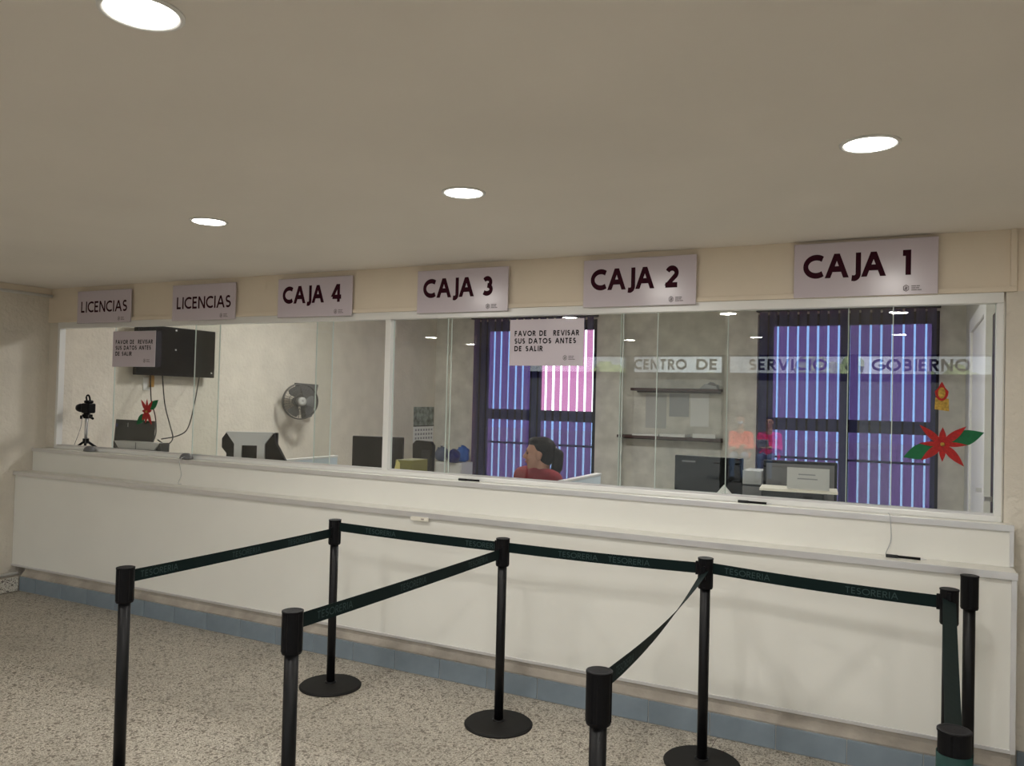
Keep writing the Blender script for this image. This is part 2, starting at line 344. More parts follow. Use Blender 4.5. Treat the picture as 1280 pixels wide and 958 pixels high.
# ------------------------------------------------------------------ glazed screen
w1 = struct(thing('window_1', None, None, (-3, G, 1.1)))
fr = link('window_frame', boxes([(-6.29, .352, 4.183, 4.235, 2.085, 2.135), (-6.29, .352, 4.183, 4.235, 1.102, 1.128), (-6.29, -6.262, 4.183, 4.235, 1.128, 2.085), (.324, .352, 4.183, 4.235, 1.128, 2.085), (-3.018, -2.976, 4.183, 4.235, 1.128, 2.085)], .003), 'white_alu', w1)
for d in ((-6.262, .324, 4.188, 4.192, 1.128, 1.137), (-6.262, .324, 4.226, 4.23, 1.128, 1.137), (-6.262, .324, 4.205, 4.212, 1.128, 1.136)): box('track_rail', d, 'aluminium', fr)
panes = [(-5.626, -4.50, 1), (-4.722, -3.45, 0), (-3.604, -3.018, 1), (-2.976, -2.547, 1), (-2.56, -1.435, 0), (-1.455, -.872, 1), (-1.241, -.096, 0), (-.293, .324, 1)]
for x0, x1, lay in panes:
    y = 4.196 if lay == 0 else 4.218
    g = box('glass_pane', (x0, x1, y, y+.006, 1.136, 2.087), 'glass', w1)
    for e in (x0, x1): box('pane_edge', (e-.002, e+.002, y-.0005, y+.0065, 1.136, 2.087), 'glass_edge', g)
# ------------------------------------------------------------------ office windows with tinted panes
def office_window(n, x0, x1, mx0, mx1, open_pane):
    w = struct(thing('window_%d' % n, None, None, ((x0+x1)/2, YB, .22)))
    y0, y1 = YB+.10, YB+.16
    link('window_frame', boxes([(x0, x1, y0, y1, 2.58, 2.72), (x0, x1, y0, y1, .22, .32), (x0, x0+.17, y0, y1, .32, 2.58), (x1-.08, x1, y0, y1, .32, 2.58), (mx0, mx1, y0, y1, .32, 2.58),
        (x0+.17, x1-.08, y0, y1, 1.30, 1.45), (x0+.17, x1-.08, y0, y1, .955, .98)]), 'window_frame', w)
    for a, b in ((x0+.17, mx0), (mx1, x1-.08)):
        for c, d in ((.32, .955), (.98, 1.30), (1.45, 2.58)):
            if open_pane and a == mx1 and c == 1.45: continue      # this sash stands open
            box('glass_pane', (a, b, YB+.125, YB+.131, c, d), 'glass_tint', w)
    return w
office_window(2, -5.765, -3.86, -4.90, -4.74, True); office_window(3, -1.746, .244, -.80, -.70, False)

# ------------------------------------------------------------------ downlights
def downlight(x, y, label, group=None):
    t = thing('downlight', label, 'ceiling light', (x, y, HC), group)
    link('trim_ring', lathe([(.088, 0), (.088, -.004), (.082, -.007), (.074, -.004), (.074, 0)], 40), 'white_alu', t, loc=(0, 0, 0), smooth=True)
    link('diffuser', lathe([(.074, -.0005), (.074, -.004), (.04, -.005), (.001, -.005)], 40), 'lamp_glow', t, loc=(0, 0, 0))
    l = bpy.data.lights.new('downlight_lamp', 'AREA'); l.shape = 'DISK'; l.size = .14; l.energy = DOWNLIGHT_W; l.color = (1, .97, .915)
    o = bpy.data.objects.new('downlight_lamp', l); COL.objects.link(o); o.parent = t; o.location = (0, 0, -.008)
for x, y, lb in ((-.134, 2.68, 'round white recessed downlight above the queue by the first cash window'), (-1.61, 2.73, 'round white recessed downlight over the middle of the queue barriers'),
        (-3.03, 2.75, 'round white recessed downlight closest to the licence windows'), (-1.5, 1.16, 'large bright round downlight set back from the counter row'), (-.13, .95, 'downlight in the second row, closest to the right side wall'),
        (-3.03, 1.16, 'downlight in the second row, closest to the left stucco wall')): downlight(x, y, lb)
for x, y in ((-5.9, -.8), (-6.0, -2.1), (-3.35, -1.6), (-1.7, -1.45), (-.16, -1.3), (1.4, -1.4), (1.4, 1.0)): downlight(x, y, 'round downlight in the hall ceiling behind the queue barriers', 'downlights behind the queue')
def panel_light(x, y, lb):
    t = thing('ceiling_panel_light', lb, 'ceiling light', (x, y, HB))
    box('frame', (-.31, .31, -.31, .31, -.03, 0), 'white_alu', t, loc=(0, 0, 0)); box('diffuser', (-.29, .29, -.29, .29, -.034, -.03), 'panel_glow', t, loc=(0, 0, 0))
    l = bpy.data.lights.new('panel_lamp', 'AREA'); l.shape = 'SQUARE'; l.size = .58; l.energy = PANEL_W; l.color = (1, .985, .95)
    o = bpy.data.objects.new('panel_lamp', l); COL.objects.link(o); o.parent = t; o.location = (0, 0, -.04)
panel_light(-4.6, 6.4, 'square ceiling panel light of the office near the wall fan'); panel_light(-1.4, 6.4, 'square ceiling panel light of the office near the shelves')

# ------------------------------------------------------------------ hanging sign boards
def logo(parent, x, z, y, s):
    link('crest', mesh(*ring_poly([(x+s*.42*math.sin(a), y, z+s*.5*math.cos(a)) for a in [k*math.pi/3 for k in range(6)]], .72)), 'sign_grey', parent)
    link('crest', mesh([(x-s*.2, y, z-s*.2), (x+s*.1, y, z-s*.25), (x+s*.2, y, z+s*.1), (x-s*.05, y, z+s*.28)], [(0, 1, 2, 3)]), 'sign_grey', parent)
    for k, ln in enumerate((1.05, .95, 1.25)):
        zz = z+s*(.27-.27*k); link('small_print', boxes([(x+s*.65, x+s*(.65+ln*.55), y-.0002, y, zz-s*.07, zz+s*.07), (x+s*(.7+ln*.55), x+s*(.65+ln), y-.0002, y, zz-s*.07, zz+s*.07)]), 'sign_grey', parent)
def ring_poly(pts, k):
    c = sum((Vector(p) for p in pts), Vector())/len(pts); V = [Vector(p) for p in pts]+[c+(Vector(p)-c)*k for p in pts]; n = len(pts)
    return V, [(i, (i+1) % n, n+(i+1) % n, n+i) for i in range(n)]
def sign(x0, z0, z1, txt, cap, wt, tx, tw, label, sp=None, bz=.092):
    t = thing('hanging_sign', label, 'sign', (x0+.316, 4.168, z0))
    box('board', (x0, x0+.632, 4.157, 4.166, z0, z1), 'sign_board', t, .0015)
    lettering('lettering', txt, 'sign_ink', t, (x0+tx, 4.1565, z0+bz), (1, 0, 0), (0, 0, 1), cap, wt, tw, sp)
    logo(t, x0+.50, z0+.03, 4.1564, .034)
sign(-6.016, 2.118, 2.374, 'LICENCIAS', .088, .17, .055, .53, 'lilac LICENCIAS sign above the open end of the glass, beside the stucco wall', .26, .085)
sign(-4.930, 2.115, 2.377, 'LICENCIAS', .088, .17, .055, .53, 'lilac LICENCIAS sign directly left of the CAJA 4 sign', .26, .085)
for x0, n, dz in ((-3.902, '4', 0), (-2.766, '3', 0), (-1.661, '2', .004), (-.543, '1', .018)):
    sign(x0, 2.115+dz, 2.377+dz*1.2, 'CAJA '+n, .118, .24, .055, {'1': .455, '2': .475, '3': .465, '4': .485}[n], {'4': 'CAJA 4 board in bold maroon above the pane showing the wall fan', '3': 'CAJA 3 board in bold maroon above the mullion and office corner', '2': 'CAJA 2 board in bold maroon above the wall shelves', '1': 'CAJA 1 board in bold maroon above the blind near the poinsettia'}[n], .26)
def notice(x0, x1, z0, z1, y, label):
    t = thing('paper_notice', label, 'notice', ((x0+x1)/2, y, z0)); w = x1-x0; h = z1-z0
    box('sheet', (x0, x1, y-.003, y, z0, z1), 'sign_board', t)
    for k, (s, ww) in enumerate((('FAVOR DE  REVISAR', .86), ('SUS DATOS ANTES', .82), ('DE SALIR', .38))):
        lettering('lettering', s, 'notice_ink', t, (x0+w*.075, y-.0035, z0+h*(.64-.165*k)), (1, 0, 0), (0, 0, 1), h*.118, .23, w*ww, .42)
    logo(t, x0+w*.76, z0+h*.17, y-.0034, h*.12)
notice(-5.62, -5.14, 1.775, 2.05, 4.195, 'lilac revise-your-data notice on the pane in front of the television')
notice(-2.132, -1.666, 1.795, 2.064, 4.195, 'lilac revise-your-data notice on the pane in front of the purple blinds')

# ------------------------------------------------------------------ poinsettia decals
def petal(c, ang, ln, wd, y, shape=.5):
    pts = []; n = 8
    for i in range(n+1): t = i/n; pts.append((t*ln, wd*math.sin(math.pi*t**shape)*.5))
    pts += [(p[0], -p[1]) for p in pts[-2:0:-1]]
    ca, sa = math.cos(ang), math.sin(ang)
    return prism([(c[0]+u*ca-v*sa, c[1]+u*sa+v*ca) for u, v in pts], y-.003, y)
def poinsettia(c, s, y, label, leaves, pet, lw=.36):
    t = thing('poinsettia_decoration', label, 'decoration', (c[0], y, c[1]-s*.5))
    for a, ln in leaves: link('leaf', petal((c[0]+math.cos(math.radians(a))*s*.25, c[1]+math.sin(math.radians(a))*s*.25), math.radians(a), s*ln, s*lw, y, .8), 'green_felt', t)
    for i, (a, ln, wd) in enumerate(pet): link('petal', petal(c, math.radians(a), s*ln, s*wd, y-.002-.0012*(i % 3), .8), 'red_glitter', t)
    link('flower_centre', xform(lathe([(.001, .0), (.07*s, .0), (.06*s, .008), (.001, .012)], 18), Matrix.Translation((c[0], y-.006, c[1]))@Matrix.Rotation(math.pi/2, 4, 'X')), 'gold_glitter', t)
poinsettia((.117, 1.44), .135, 4.194, 'big glitter poinsettia on the end pane below the candle', ((20, 1.05), (203, 1.05)),
    ((0, .75, .16), (42, .95, .26), (90, .58, .22), (138, .95, .24), (180, .72, .16), (222, .88, .26), (270, .60, .2), (312, .98, .28)), .52)
poinsettia((-5.20, 1.435), .118, 4.19, 'small poinsettia decal hanging on the pane above the laptop', ((38, 1.0), (222, 1.05)),
    ((10, .45, .22), (55, .85, .26), (90, .80, .2), (128, .95, .26), (175, .45, .22), (235, .70, .3), (262, .75, .28), (300, .95, .28)), .5)
t = thing('candle_decoration', 'gold glitter candle with red flame stuck above the big poinsettia', 'decoration', (.111, 4.194, 1.60))
link('candle', prism([(.083, 1.60), (.142, 1.592), (.14, 1.65), (.085, 1.655)], 4.19, 4.194), 'gold_glitter', t)
link('flame_outline', prism([(.111+.028*math.sin(a)*(1 if math.cos(a) < .3 else .75-.5*math.cos(a)), 1.683+.044*math.cos(a)) for a in [k*math.pi/8 for k in range(16)]], 4.188, 4.192), 'red_glitter', t)
link('flame', prism([(.111+.015*math.sin(a), 1.676+.026*math.cos(a)) for a in [k*math.pi/6 for k in range(12)]], 4.185, 4.188), 'gold_glitter', t)

# ------------------------------------------------------------------ queue stanchions
HEADZ = .912
def head_section(r, notch):
    pts = []
    for k in range(48):
        a = 2*math.pi*k/48; d = min(abs(((a-q*math.pi/2+math.pi) % (2*math.pi))-math.pi) for q in range(4))
        rr = r-(notch if d < .22 else 0); pts.append((rr*math.cos(a), rr*math.sin(a)))
    return pts
base_me = lathe([(.001, 0), (.167, 0), (.168, .006), (.160, .013), (.09, .019), (.032, .022), (.001, .022)], 56)
post_me = lathe([(.001, .015), (.0225, .015), (.0225, .80), (.001, .80)], 24)
coll_me = lathe([(.0225, .018), (.031, .018), (.031, .026), (.0225, .03)], 24)
head_me = prism(head_section(.0335, .0035), HEADZ-.128, HEADZ-.006, 'z')
cap_me = lathe([(.001, HEADZ-.006), (.0345, HEADZ-.006), (.0345, HEADZ-.001), (.031, HEADZ), (.024, HEADZ-.001), (.001, HEADZ-.001)], 32)
low_me = lathe([(.0225, HEADZ-.136), (.031, HEADZ-.136), (.0335, HEADZ-.128), (.0225, HEADZ-.126)], 32)
for m_, n_ in ((base_me, 'black_rubber'), (post_me, 'black_metal'), (coll_me, 'black_metal'), (head_me, 'black_plastic'), (cap_me, 'black_plastic'), (low_me, 'black_plastic')): m_.materials.append(MATS[n_])
for m_ in (post_me, coll_me): m_.polygons.foreach_set('use_smooth', [True]*len(m_.polygons))
ST = {}
def stanchion(key, x, y, label, rz=0):
    t = thing('queue_stanchion', label, 'stanchion', (x, y, 0), 'queue barrier stanchions', rz)
    for n_, m_ in (('base', base_me), ('post', post_me), ('base_collar', coll_me), ('belt_cassette', head_me), ('cap', cap_me), ('cassette_rim', low_me)): link(n_, m_, None, t, loc=(0, 0, 0))
    ST[key] = t; return t
stanchion('A', -2.721, 2.118, 'black stanchion whose long belt runs to the licence end of the counter row')
stanchion('G', -1.755, 1.979, 'black stanchion in the open row between two others, belt stretched to the middle counter post')
stanchion('H', -.711, 1.95, 'black stanchion whose belt twists flat on its way to the counter row')
stanchion('F', .086, 1.989, 'black stanchion with a green belt wrap around its head')
stanchion('B', -2.842, 3.522, 'counter-row stanchion at the licence end of the barrier')
stanchion('C', -1.804, 3.528, 'counter-row stanchion below the CAJA 3 window, where two belts meet')
stanchion('D', -.824, 3.604, 'counter-row stanchion below the CAJA 2 window, holding the twisted belt end')
stanchion('E', .129, 3.525, 'counter-row end stanchion with belts clipped to it, in front of a spare post')
stanchion('S', .208, 3.742, 'spare stanchion without a belt, against the counter end').location.z = .021      # its base stands on the rim of its neighbour's
def belt(a, b, za, zb, sag=.015, twist=0, texts=(), wd=.048, tw0=0, m='belt'):
    """a belt reeled out of stanchion a and clipped into b; a part of a"""
    ta, tb = ST[a], ST[b]; pa, pb = Vector(ta.location), Vector(tb.location); d = (pb-pa).normalized(); nrm = Vector((d.y, -d.x, 0))
    p0 = pa+d*.033+Vector((0, 0, za)); p1 = pb-d*.036+Vector((0, 0, zb)); n = 24; V = []; Fc = []
    def frame(t):
        p = p0.lerp(p1, t)-Vector((0, 0, sag*4*t*(1-t))); tw = tw0+twist*(max(0, min(1, (t-.1)/.85)))
        u = Vector((0, 0, 1))*math.cos(tw)+nrm*math.sin(tw); q = nrm*math.cos(tw)-Vector((0, 0, 1))*math.sin(tw); return p, u, q
    for i in range(n+1):
        p, u, q = frame(i/n); h = wd/2
        V += [p-u*h-q*.0008, p+u*h-q*.0008, p+u*h+q*.0008, p-u*h+q*.0008]
    for i in range(n):
        for k in range(4): Fc.append((4*i+k, 4*i+(k+1) % 4, 4*i+4+(k+1) % 4, 4*i+4+k))
    Fc += [(0, 3, 2, 1), (4*n, 4*n+1, 4*n+2, 4*n+3)]
    bo = link('belt', mesh(V, Fc), m, ta)
    e = link('belt_clip', boxes([(-.012, .012, -.006, .006, -.03, .03)], .002), 'black_plastic', ta, loc=p1+d*.004-pa); e.rotation_euler = (0, 0, math.atan2(d.y, d.x))
    for t0 in texts:
        L = (p1-p0).length; polys, w = text_polys('TESORERIA', .026, .14, .28); V = []; Fc = []
        flip = (r2.dot(d) < 0)
        for q, ly in polys:
            bs = len(V)
            for pt in q:
                s = t0+(pt.x/L)*(-1 if flip else 1); p, u, nn = frame(max(0, min(1, s)))
                side = 1 if nn.dot(CAM-p) > 0 else -1
                V.append(p+u*(pt.y-.013)+nn*side*(.0013+ly*3e-5))
            Fc.append(tuple(range(bs, bs+len(q))))
        link('lettering', mesh(V, Fc), 'belt_print', bo, loc=-WP[bo.name])
    return bo
belt('A', 'B', .872, .842, .003, 0, (.03, .42, .72))
belt('B', 'C', .874, .868, .003, 0, (.18, .82))
belt('C', 'D', .868, .864, .004, 0, (.28, .55))
belt('D', 'E', .868, .858, .006, 0, (.06, .62))
belt('G', 'C', .870, .838, .003, 0, (.06, .40, .78))
belt('H', 'D', .872, .850, .035, math.radians(58), (.08,))
belt('F', 'E', .874, .872, .03, math.radians(-20), (), tw0=math.radians(-50))
link('belt_wrap', lathe([(.034, .765), (.0352, .765), (.0352, .862), (.034, .862)], 40, ring=True), 'belt_green', ST['F'], loc=(0, 0, 0), smooth=True)

# ------------------------------------------------------------------ pens and small things on the ledges
def pen_base(px, py, Y, label, pen_at, pl):
    p = ony(px, py, Y); z = 1.106
    t = thing('pen_holder', label, 'pen holder', (p.x, Y, z)); 
    link('holder_base', xform(lathe([(.001, 0), (.048, 0), (.05, .006), (.040, .026), (.022, .040), (.001, .042)], 28), Matrix.Diagonal((1.15, .75, 1, 1))), 'mid_grey', t, loc=(0, 0, 0), smooth=True)
    if pen_at:
        q = Vector(pen_at); pp = Vector((p.x, Y, z))
        link('cord', tube(smooth_pts([pp+Vector((.02, -.02, .02)), Vector((p.x+.02, 4.074, 1.10)), Vector((q.x-.01, 4.072, 1.0)), Vector((q.x-.01, 4.05, .935)), q+Vector((-.06, 0, .006))], 5), .0022, 6), 'light_grey', t)
        pn = link('pen', tube([q+Vector((-.07, 0, .006)), q+Vector((.06, -.01, .006)), q+Vector((.075, -.011, .006))], .0055, 10), 'black_plastic', t); link('pen_tip', tube([q+Vector((.075, -.011, .006)), q+Vector((.09, -.012, .005))], .004, 8, .001), 'silver', pn)
pen_base(112, 560, 4.15, 'grey dome pen holder on the sill beside the tripod camera', None, 0)
pen_base(233, 567, 4.15, 'grey dome pen holder with a corded pen hanging down to the ledge', onz(242, 605, .926), 0)
def loose_pen(name, p, d, label, z, cord=None):
    p = Vector((p.x, p.y, z+.0065)); d = Vector(d).normalized(); t = thing(name, label, 'pen', (p.x, p.y, z))
    link('barrel', tube([p-d*.07, p+d*.05], .006, 10), 'black_plastic', t, smooth=True); link('pen_cap', tube([p-d*.09, p-d*.04], .0075, 10), 'dark_grey', t, smooth=True); link('pen_tip', tube([p+d*.05, p+d*.075], .005, 8, .0012), 'silver', t)
    if cord: link('cord', tube(smooth_pts(cord, 5), .0022, 6), 'light_grey', t)
q1 = onz(600, 600, 1.108); q1.y = 4.14; loose_pen('ballpoint_pen', q1, (1, .03, 0), 'dark pen lying on the sill in front of the seated clerk', 1.106)
q2 = onz(950, 627, 1.108); q2.y = 4.13; loose_pen('ballpoint_pen', q2, (1, -.04, 0), 'long dark pen lying on the sill in front of the black monitor', 1.106)
q3 = onz(1135, 698, .926); q3.y = 4.02; c0 = ony(1110, 632, 4.09)
loose_pen('ballpoint_pen', q3, (1, -.03, 0), 'dark pen on the lower ledge tied to a thin cord from the sill', .926, [Vector((c0.x, 4.16, 1.108)), Vector((c0.x+.01, 4.076, 1.10)), Vector((c0.x+.015, 4.074, 1.0)), Vector((q3.x-.09, 4.05, .94)), Vector((q3.x-.085, q3.y, .933))])

# ------------------------------------------------------------------ office furniture mostly hidden below the sill
def desk(x0, x1, label):
    t = thing('office_desk', label, 'desk', ((x0+x1)/2, 4.6, 0))
    box('desk_top', (x0, x1, 4.31, 4.86, .715, .745), 'desk_beige', t, .003)
    for x in (x0+.03, x1-.06): box('side_panel', (x, x+.03, 4.34, 4.88, 0, .715), 'desk_beige', t)
    box('modesty_panel', (x0+.06, x1-.06, 4.34, 4.36, .25, .715), 'desk_beige', t)
desk(-6.3, -4.70, 'beige desk behind the licence windows'); desk(-4.56, -2.20, 'beige desk carrying the silver-backed monitor and the folder box'); desk(-2.06, .40, 'beige desk carrying the printer and two black monitors')
for x, lb in ((-4.63, 'pale blue desk divider between the silver monitor and the black one'), (-2.13, 'pale blue desk divider beside the seated clerk')):
    t = thing('desk_divider', lb, 'divider', (x, 5.36, 0)); box('panel', (x-.02, x+.02, 5.0, 5.72, .02, 1.05), 'divider_blue', t, .002); box('top_rail', (x-.022, x+.022, 5.0, 5.73, 1.04, 1.055), 'white_alu', t, .002)
    for y in (5.06, 5.66): box('foot', (x-.035, x+.035, y-.02, y+.02, 0, .02), 'aluminium', t)
def monitor(px0, px1, ytop, Y, label, rz=0, front='screen_black', logo_bar=False, thick=.035, ar=.6, z0=.745):
    c = ony((px0+px1)/2, ytop, Y); dep = (c-CAM).dot(fw); w = (px1-px0)*dep/F/math.cos(YAW*.3); h = w*ar; zt = c.z
    t = thing('computer_monitor', label, 'monitor', (c.x, Y, z0), rz=rz); zt -= z0
    box('housing', (-w/2, w/2, -thick/2, thick/2, zt-h, zt), 'black_plastic', t, .004, loc=(0, 0, 0))
    box('panel_face', (-w/2+.015, w/2-.015, -thick/2-.001, -thick/2+.002, zt-h+.025, zt-.015), front, t, loc=(0, 0, 0))
    if logo_bar: box('badge', (-w/2+.045, -w/2+.125, -thick/2-.0025, -thick/2, zt-.038, zt-.028), 'mid_grey', t, loc=(0, 0, 0))
    box('stand_neck', (-.03, .03, thick/2, thick/2+.02, .015, zt-h*.4), 'black_plastic', t, loc=(0, 0, 0)); box('stand_foot', (-.11, .11, -.05, .12, 0, .015), 'black_plastic', t, .003, loc=(0, 0, 0))
    return t
monitor(440, 506, 546, 4.74, 'black monitor standing behind the window mullion', rz=.25)
monitor(844, 928, 571, 4.72, 'black monitor with a small badge on its upper corner', rz=-.05, logo_bar=True)
monitor(957, 1043, 577, 4.70, 'black monitor with a reflection painted grey on its screen and a paper notice leaning on it', rz=.16, front='mid_grey')  # grey face colour stands in for the reflection on a switched-off screen
# silver-backed monitor
c = ony(313, 541, 4.72)
t = thing('computer_monitor', 'monitor with a silver wedge back above the CAJA 4 ledge', 'monitor', (c.x, 4.72, .745)); zt = c.z-.745; t.rotation_euler = (0, 0, .5)
box('screen_case', (-.20, .20, .05, .085, zt-.30, zt), 'black_plastic', t, .004, loc=(0, 0, 0))
link('silver_back', prism([(-.185, zt+.004), (.185, zt+.004), (.118, zt-.09), (.118, zt-.24), (.06, zt-.24), (.06, zt-.10), (-.06, zt-.10), (-.06, zt-.24), (-.118, zt-.24), (-.118, zt-.09)], -.02, .05), 'silver', t, loc=(0, 0, 0))
link('side_wing', prism([(-.185, zt), (-.22, zt-.05), (-.22, zt-.12), (-.12, zt-.24), (-.12, zt-.09)], 0, .06), 'black_plastic', t, loc=(0, 0, 0)); link('side_wing', prism([(.185, zt), (.20, zt-.08), (.29, zt-.24), (.12, zt-.24), (.12, zt-.09)], 0, .06), 'black_plastic', t, loc=(0, 0, 0))
box('back_cover', (-.06, .06, .0, .05, zt-.24, zt-.10), 'screen_black', t, loc=(0, 0, 0)); box('stand_neck', (-.05, .05, .0, .04, .01, zt-.24), 'silver', t, loc=(0, 0, 0)); box('stand_foot', (-.13, .13, -.1, .12, 0, .015), 'silver', t, .004, loc=(0, 0, 0))
# laptop
a = ony(143, 526, 4.44); b = ony(192, 527, 4.44)
t = thing('laptop', 'dark laptop seen from behind its raised lid, on the sill worktop', 'laptop', ((a.x+b.x)/2, 4.44, 1.102)); w = (b.x-a.x)/2; h = a.z-1.102
link('lid', xform(boxes([(-w, w, -.006, .006, 0, h)], .004), Matrix.Translation((0, 0, .012))@Matrix.Rotation(-.08, 4, 'X')), 'dark_grey', t, loc=(0, 0, 0)); box('keyboard_base', (-w, w, .0, .1, 0, .016), 'dark_grey', t, .003, loc=(0, 0, 0))
link('badge', xform(lathe([(.001, 0), (.014, 0), (.014, .002), (.001, .002)], 20), Matrix.Translation((-w+.05, -.0075-.004, h-.035))@Matrix.Rotation(math.pi/2, 4, 'X')), 'navy_plastic', t, loc=(0, 0, 0)); box('lid_mark', (-.055, -.05, -.012, -.009, h-.045, h-.012), 'silver', t, loc=(0, 0, 0))
a = ony(148, 557, 4.34); b = ony(204, 559, 4.34)
t = thing('document_scanner', 'low silver scanner with dark ends in front of the laptop', 'scanner', ((a.x+b.x)/2, 4.34, 1.102)); w = (b.x-a.x)/2; hs = ony(176, 552.5, 4.34).z-1.102
link('body', xform(prism([(-w, hs), (w, hs), (w*.78, .03), (-w*.8, .03)], -.04, .04), Matrix.Identity(4)), 'silver', t, loc=(0, 0, 0)); box('slot', (-.006, .0, -.042, -.039, .03, hs-.005), 'mid_grey', t, loc=(0, 0, 0)); box('foot', (-w*.9, w*.9, -.04, .05, 0, .032), 'mid_grey', t, loc=(0, 0, 0))
for s in (-1, 1): link('end_cap', prism([(s*w, hs+.002), (s*w*1.06, hs-.006), (s*w*1.05, 0), (s*w*.76, 0)], -.035, .045), 'dark_grey', t, loc=(0, 0, 0))
pp = ony(158, 563, 4.27); tag(box('paper_slip', (pp.x-.14, pp.x+.16, 4.25, 4.29, 1.102, 1.108), 'paper'), 'white paper strip lying on the worktop before the scanner', 'paper')
# camera on a small tripod
c = ony(107, 560, 4.32); x = c.x
t = thing('tripod_camera', 'black camera on a small tripod at the open end of the glass', 'camera', (x, 4.32, 1.102))
link('tripod_column', tube([(0, 0, .06), (0, 0, .27)], .013, 12), 'silver', t, loc=(0, 0, 0), smooth=True); link('tripod_collar', tube([(0, 0, .045), (0, 0, .085)], .024, 12), 'black_plastic', t, loc=(0, 0, 0))
for a in (200, 320, 80): link('tripod_leg', tube([(0, 0, .07), (.09*math.cos(math.radians(a)), .09*math.sin(math.radians(a)), .006)], .010, 8), 'black_plastic', t, loc=(0, 0, 0))
link('tripod_head', boxes([(-.03, .05, -.02, .02, .262, .285), (-.018, .018, -.02, .02, .25, .30)], .004), 'black_plastic', t, loc=(0, 0, 0)); link('pan_handle', tube([(.03, -.01, .272), (.08, -.03, .268)], .004, 8), 'silver', t, loc=(0, 0, 0))
link('handle_grip', tube([(.08, -.03, .268), (.16, -.06, .255)], .010, 10), 'black_plastic', t, loc=(0, 0, 0)); link('strap_buckle', boxes([(-.052, -.032, -.025, -.01, .245, .275)], .004), 'black_plastic', t, loc=(0, 0, 0))
bd = link('camera_body', boxes([(-.03, .065, -.035, .035, .295, .375), (-.005, .045, -.03, .03, .375, .40)], .01), 'black_plastic', t, loc=(0, 0, 0)); link('lens', xform(lathe([(.001, 0), (.034, 0), (.036, .05), (.030, .075), (.001, .07)], 24), Matrix.Translation((-.03, 0, .335))@Matrix.Rotation(-math.pi/2, 4, 'Y')), 'black_plastic', t, loc=(0, 0, 0), smooth=True)
link('carry_handle', tube(smooth_pts([(-.005, 0, .395), (-.012, 0, .43), (.012, 0, .442), (.03, 0, .42), (.035, 0, .39)], 4), .007, 8), 'black_plastic', t, loc=(0, 0, 0))
for s in ((-.03, -.11), (.06, .03)): link('strap_cord', tube(smooth_pts([(s[0], -.02, .30), (s[0]*.9, -.03, .18), (s[1], -.03, .012)], 6), .002, 6), 'mid_grey', t, loc=(0, 0, 0))
c = onz(80, 559, 1.104); t = thing('signature_pad', 'flat black signature pad on the sill beside the tripod', 'signature pad', (c.x, 4.30, 1.102)); box('pad_body', (-.13, .10, -.07, .07, 0, .014), 'black_plastic', t, .004, loc=(0, 0, 0)); box('pad_screen', (-.03, .08, -.05, .05, .014, .02), 'dark_grey', t, .002, loc=(0, 0, 0))
# papers, printer, paper notice
def sheet(px, py, Y, w, d, z, label, rz=0, m='paper', n=1):
    p = ony(px, py, Y); t = box('paper_sheet' if n == 1 else 'paper_stack', (-w/2, w/2, -d/2, d/2, 0, .0015 if n == 1 else n), m, loc=(p.x, Y, z)); t.rotation_euler = (0, 0, rz); return tag(t, label, 'paper')
sheet(797, 604, 4.36, .11, .07, 1.102, 'small white paper slip on the worktop below the lower shelf', .3)
p = ony(905, 611, 4.42); tn = link('paper_tent', mesh([(-.045, -.03, 0), (.045, -.03, 0), (.0, 0, .06), (-.045, .03, 0), (.045, .03, 0), (.0, .004, .06)], [(0, 1, 2), (3, 5, 4), (0, 2, 5, 3), (1, 4, 5, 2)]), 'paper', loc=(p.x, 4.42, 1.102)); tag(tn, 'folded white paper tent in front of the badged monitor', 'paper')
a = ony(956, 607, 4.46); b = ony(1032, 612, 4.46)
t = thing('document_tray', 'dark document tray carrying white papers below the monitor with the painted reflection', 'tray', ((a.x+b.x)/2, 4.46, 1.102)); w = (b.x-a.x)/2
link('tray', boxes([(-w, w, -.1, .1, 0, .006), (-w, w, -.1, -.094, 0, .05), (-w, -w+.006, -.1, .1, 0, .05), (w-.006, w, -.1, .1, 0, .05)]), 'dark_grey', t, loc=(0, 0, 0))
box('filing', (-w+.01, w-.01, -.09, .09, .006, .052), 'mid_grey', t, loc=(0, 0, 0))
st = tag(box('paper_stack', (-.19, .19, -.1, .1, 0, .012), 'paper_cream', loc=((a.x+b.x)/2+.02, 4.45, 1.155)), 'cream papers lying across the dark document tray', 'paper'); st.rotation_euler = (0, 0, .1)
a = ony(984, 584, 4.40); b = ony(1037, 588, 4.40)
t = thing('paper_notice', 'pale grey paper notice propped behind the papers, with blurred small print', 'notice', ((a.x+b.x)/2, 4.40, 1.168)); w = (b.x-a.x)/2; h = a.z-1.168
link('sheet', boxes([(-w, w, -.001, .001, -.0, h)]), 'paper_grey', t, loc=(0, 0, 0))
for k, (u, v) in enumerate(((-.45, .35), (-.5, .45))): link('small_print', boxes([(w*u, w*v, -.0016, -.001, h*(.66-.2*k), h*(.72-.2*k))]), 'print_grey', t, loc=(0, 0, 0))
a = ony(929, 586, 4.78); b = ony(957, 586, 4.78); x = (a.x+b.x)/2
x += .006; t = thing('receipt_printer', 'grey boxy printer between the two black monitors', 'printer', (x, 4.78, .745)); zt = a.z-.745
box('body', (-.055, .055, -.1, .07, 0, zt-.09), 'mid_grey', t, .006, loc=(0, 0, 0)); box('lid', (-.055, .055, -.1, .07, zt-.08, zt), 'light_grey', t, .006, loc=(0, 0, 0)); box('paper_slot', (-.055, .055, -.095, .065, zt-.09, zt-.08), 'dark_grey', t, loc=(0, 0, 0))
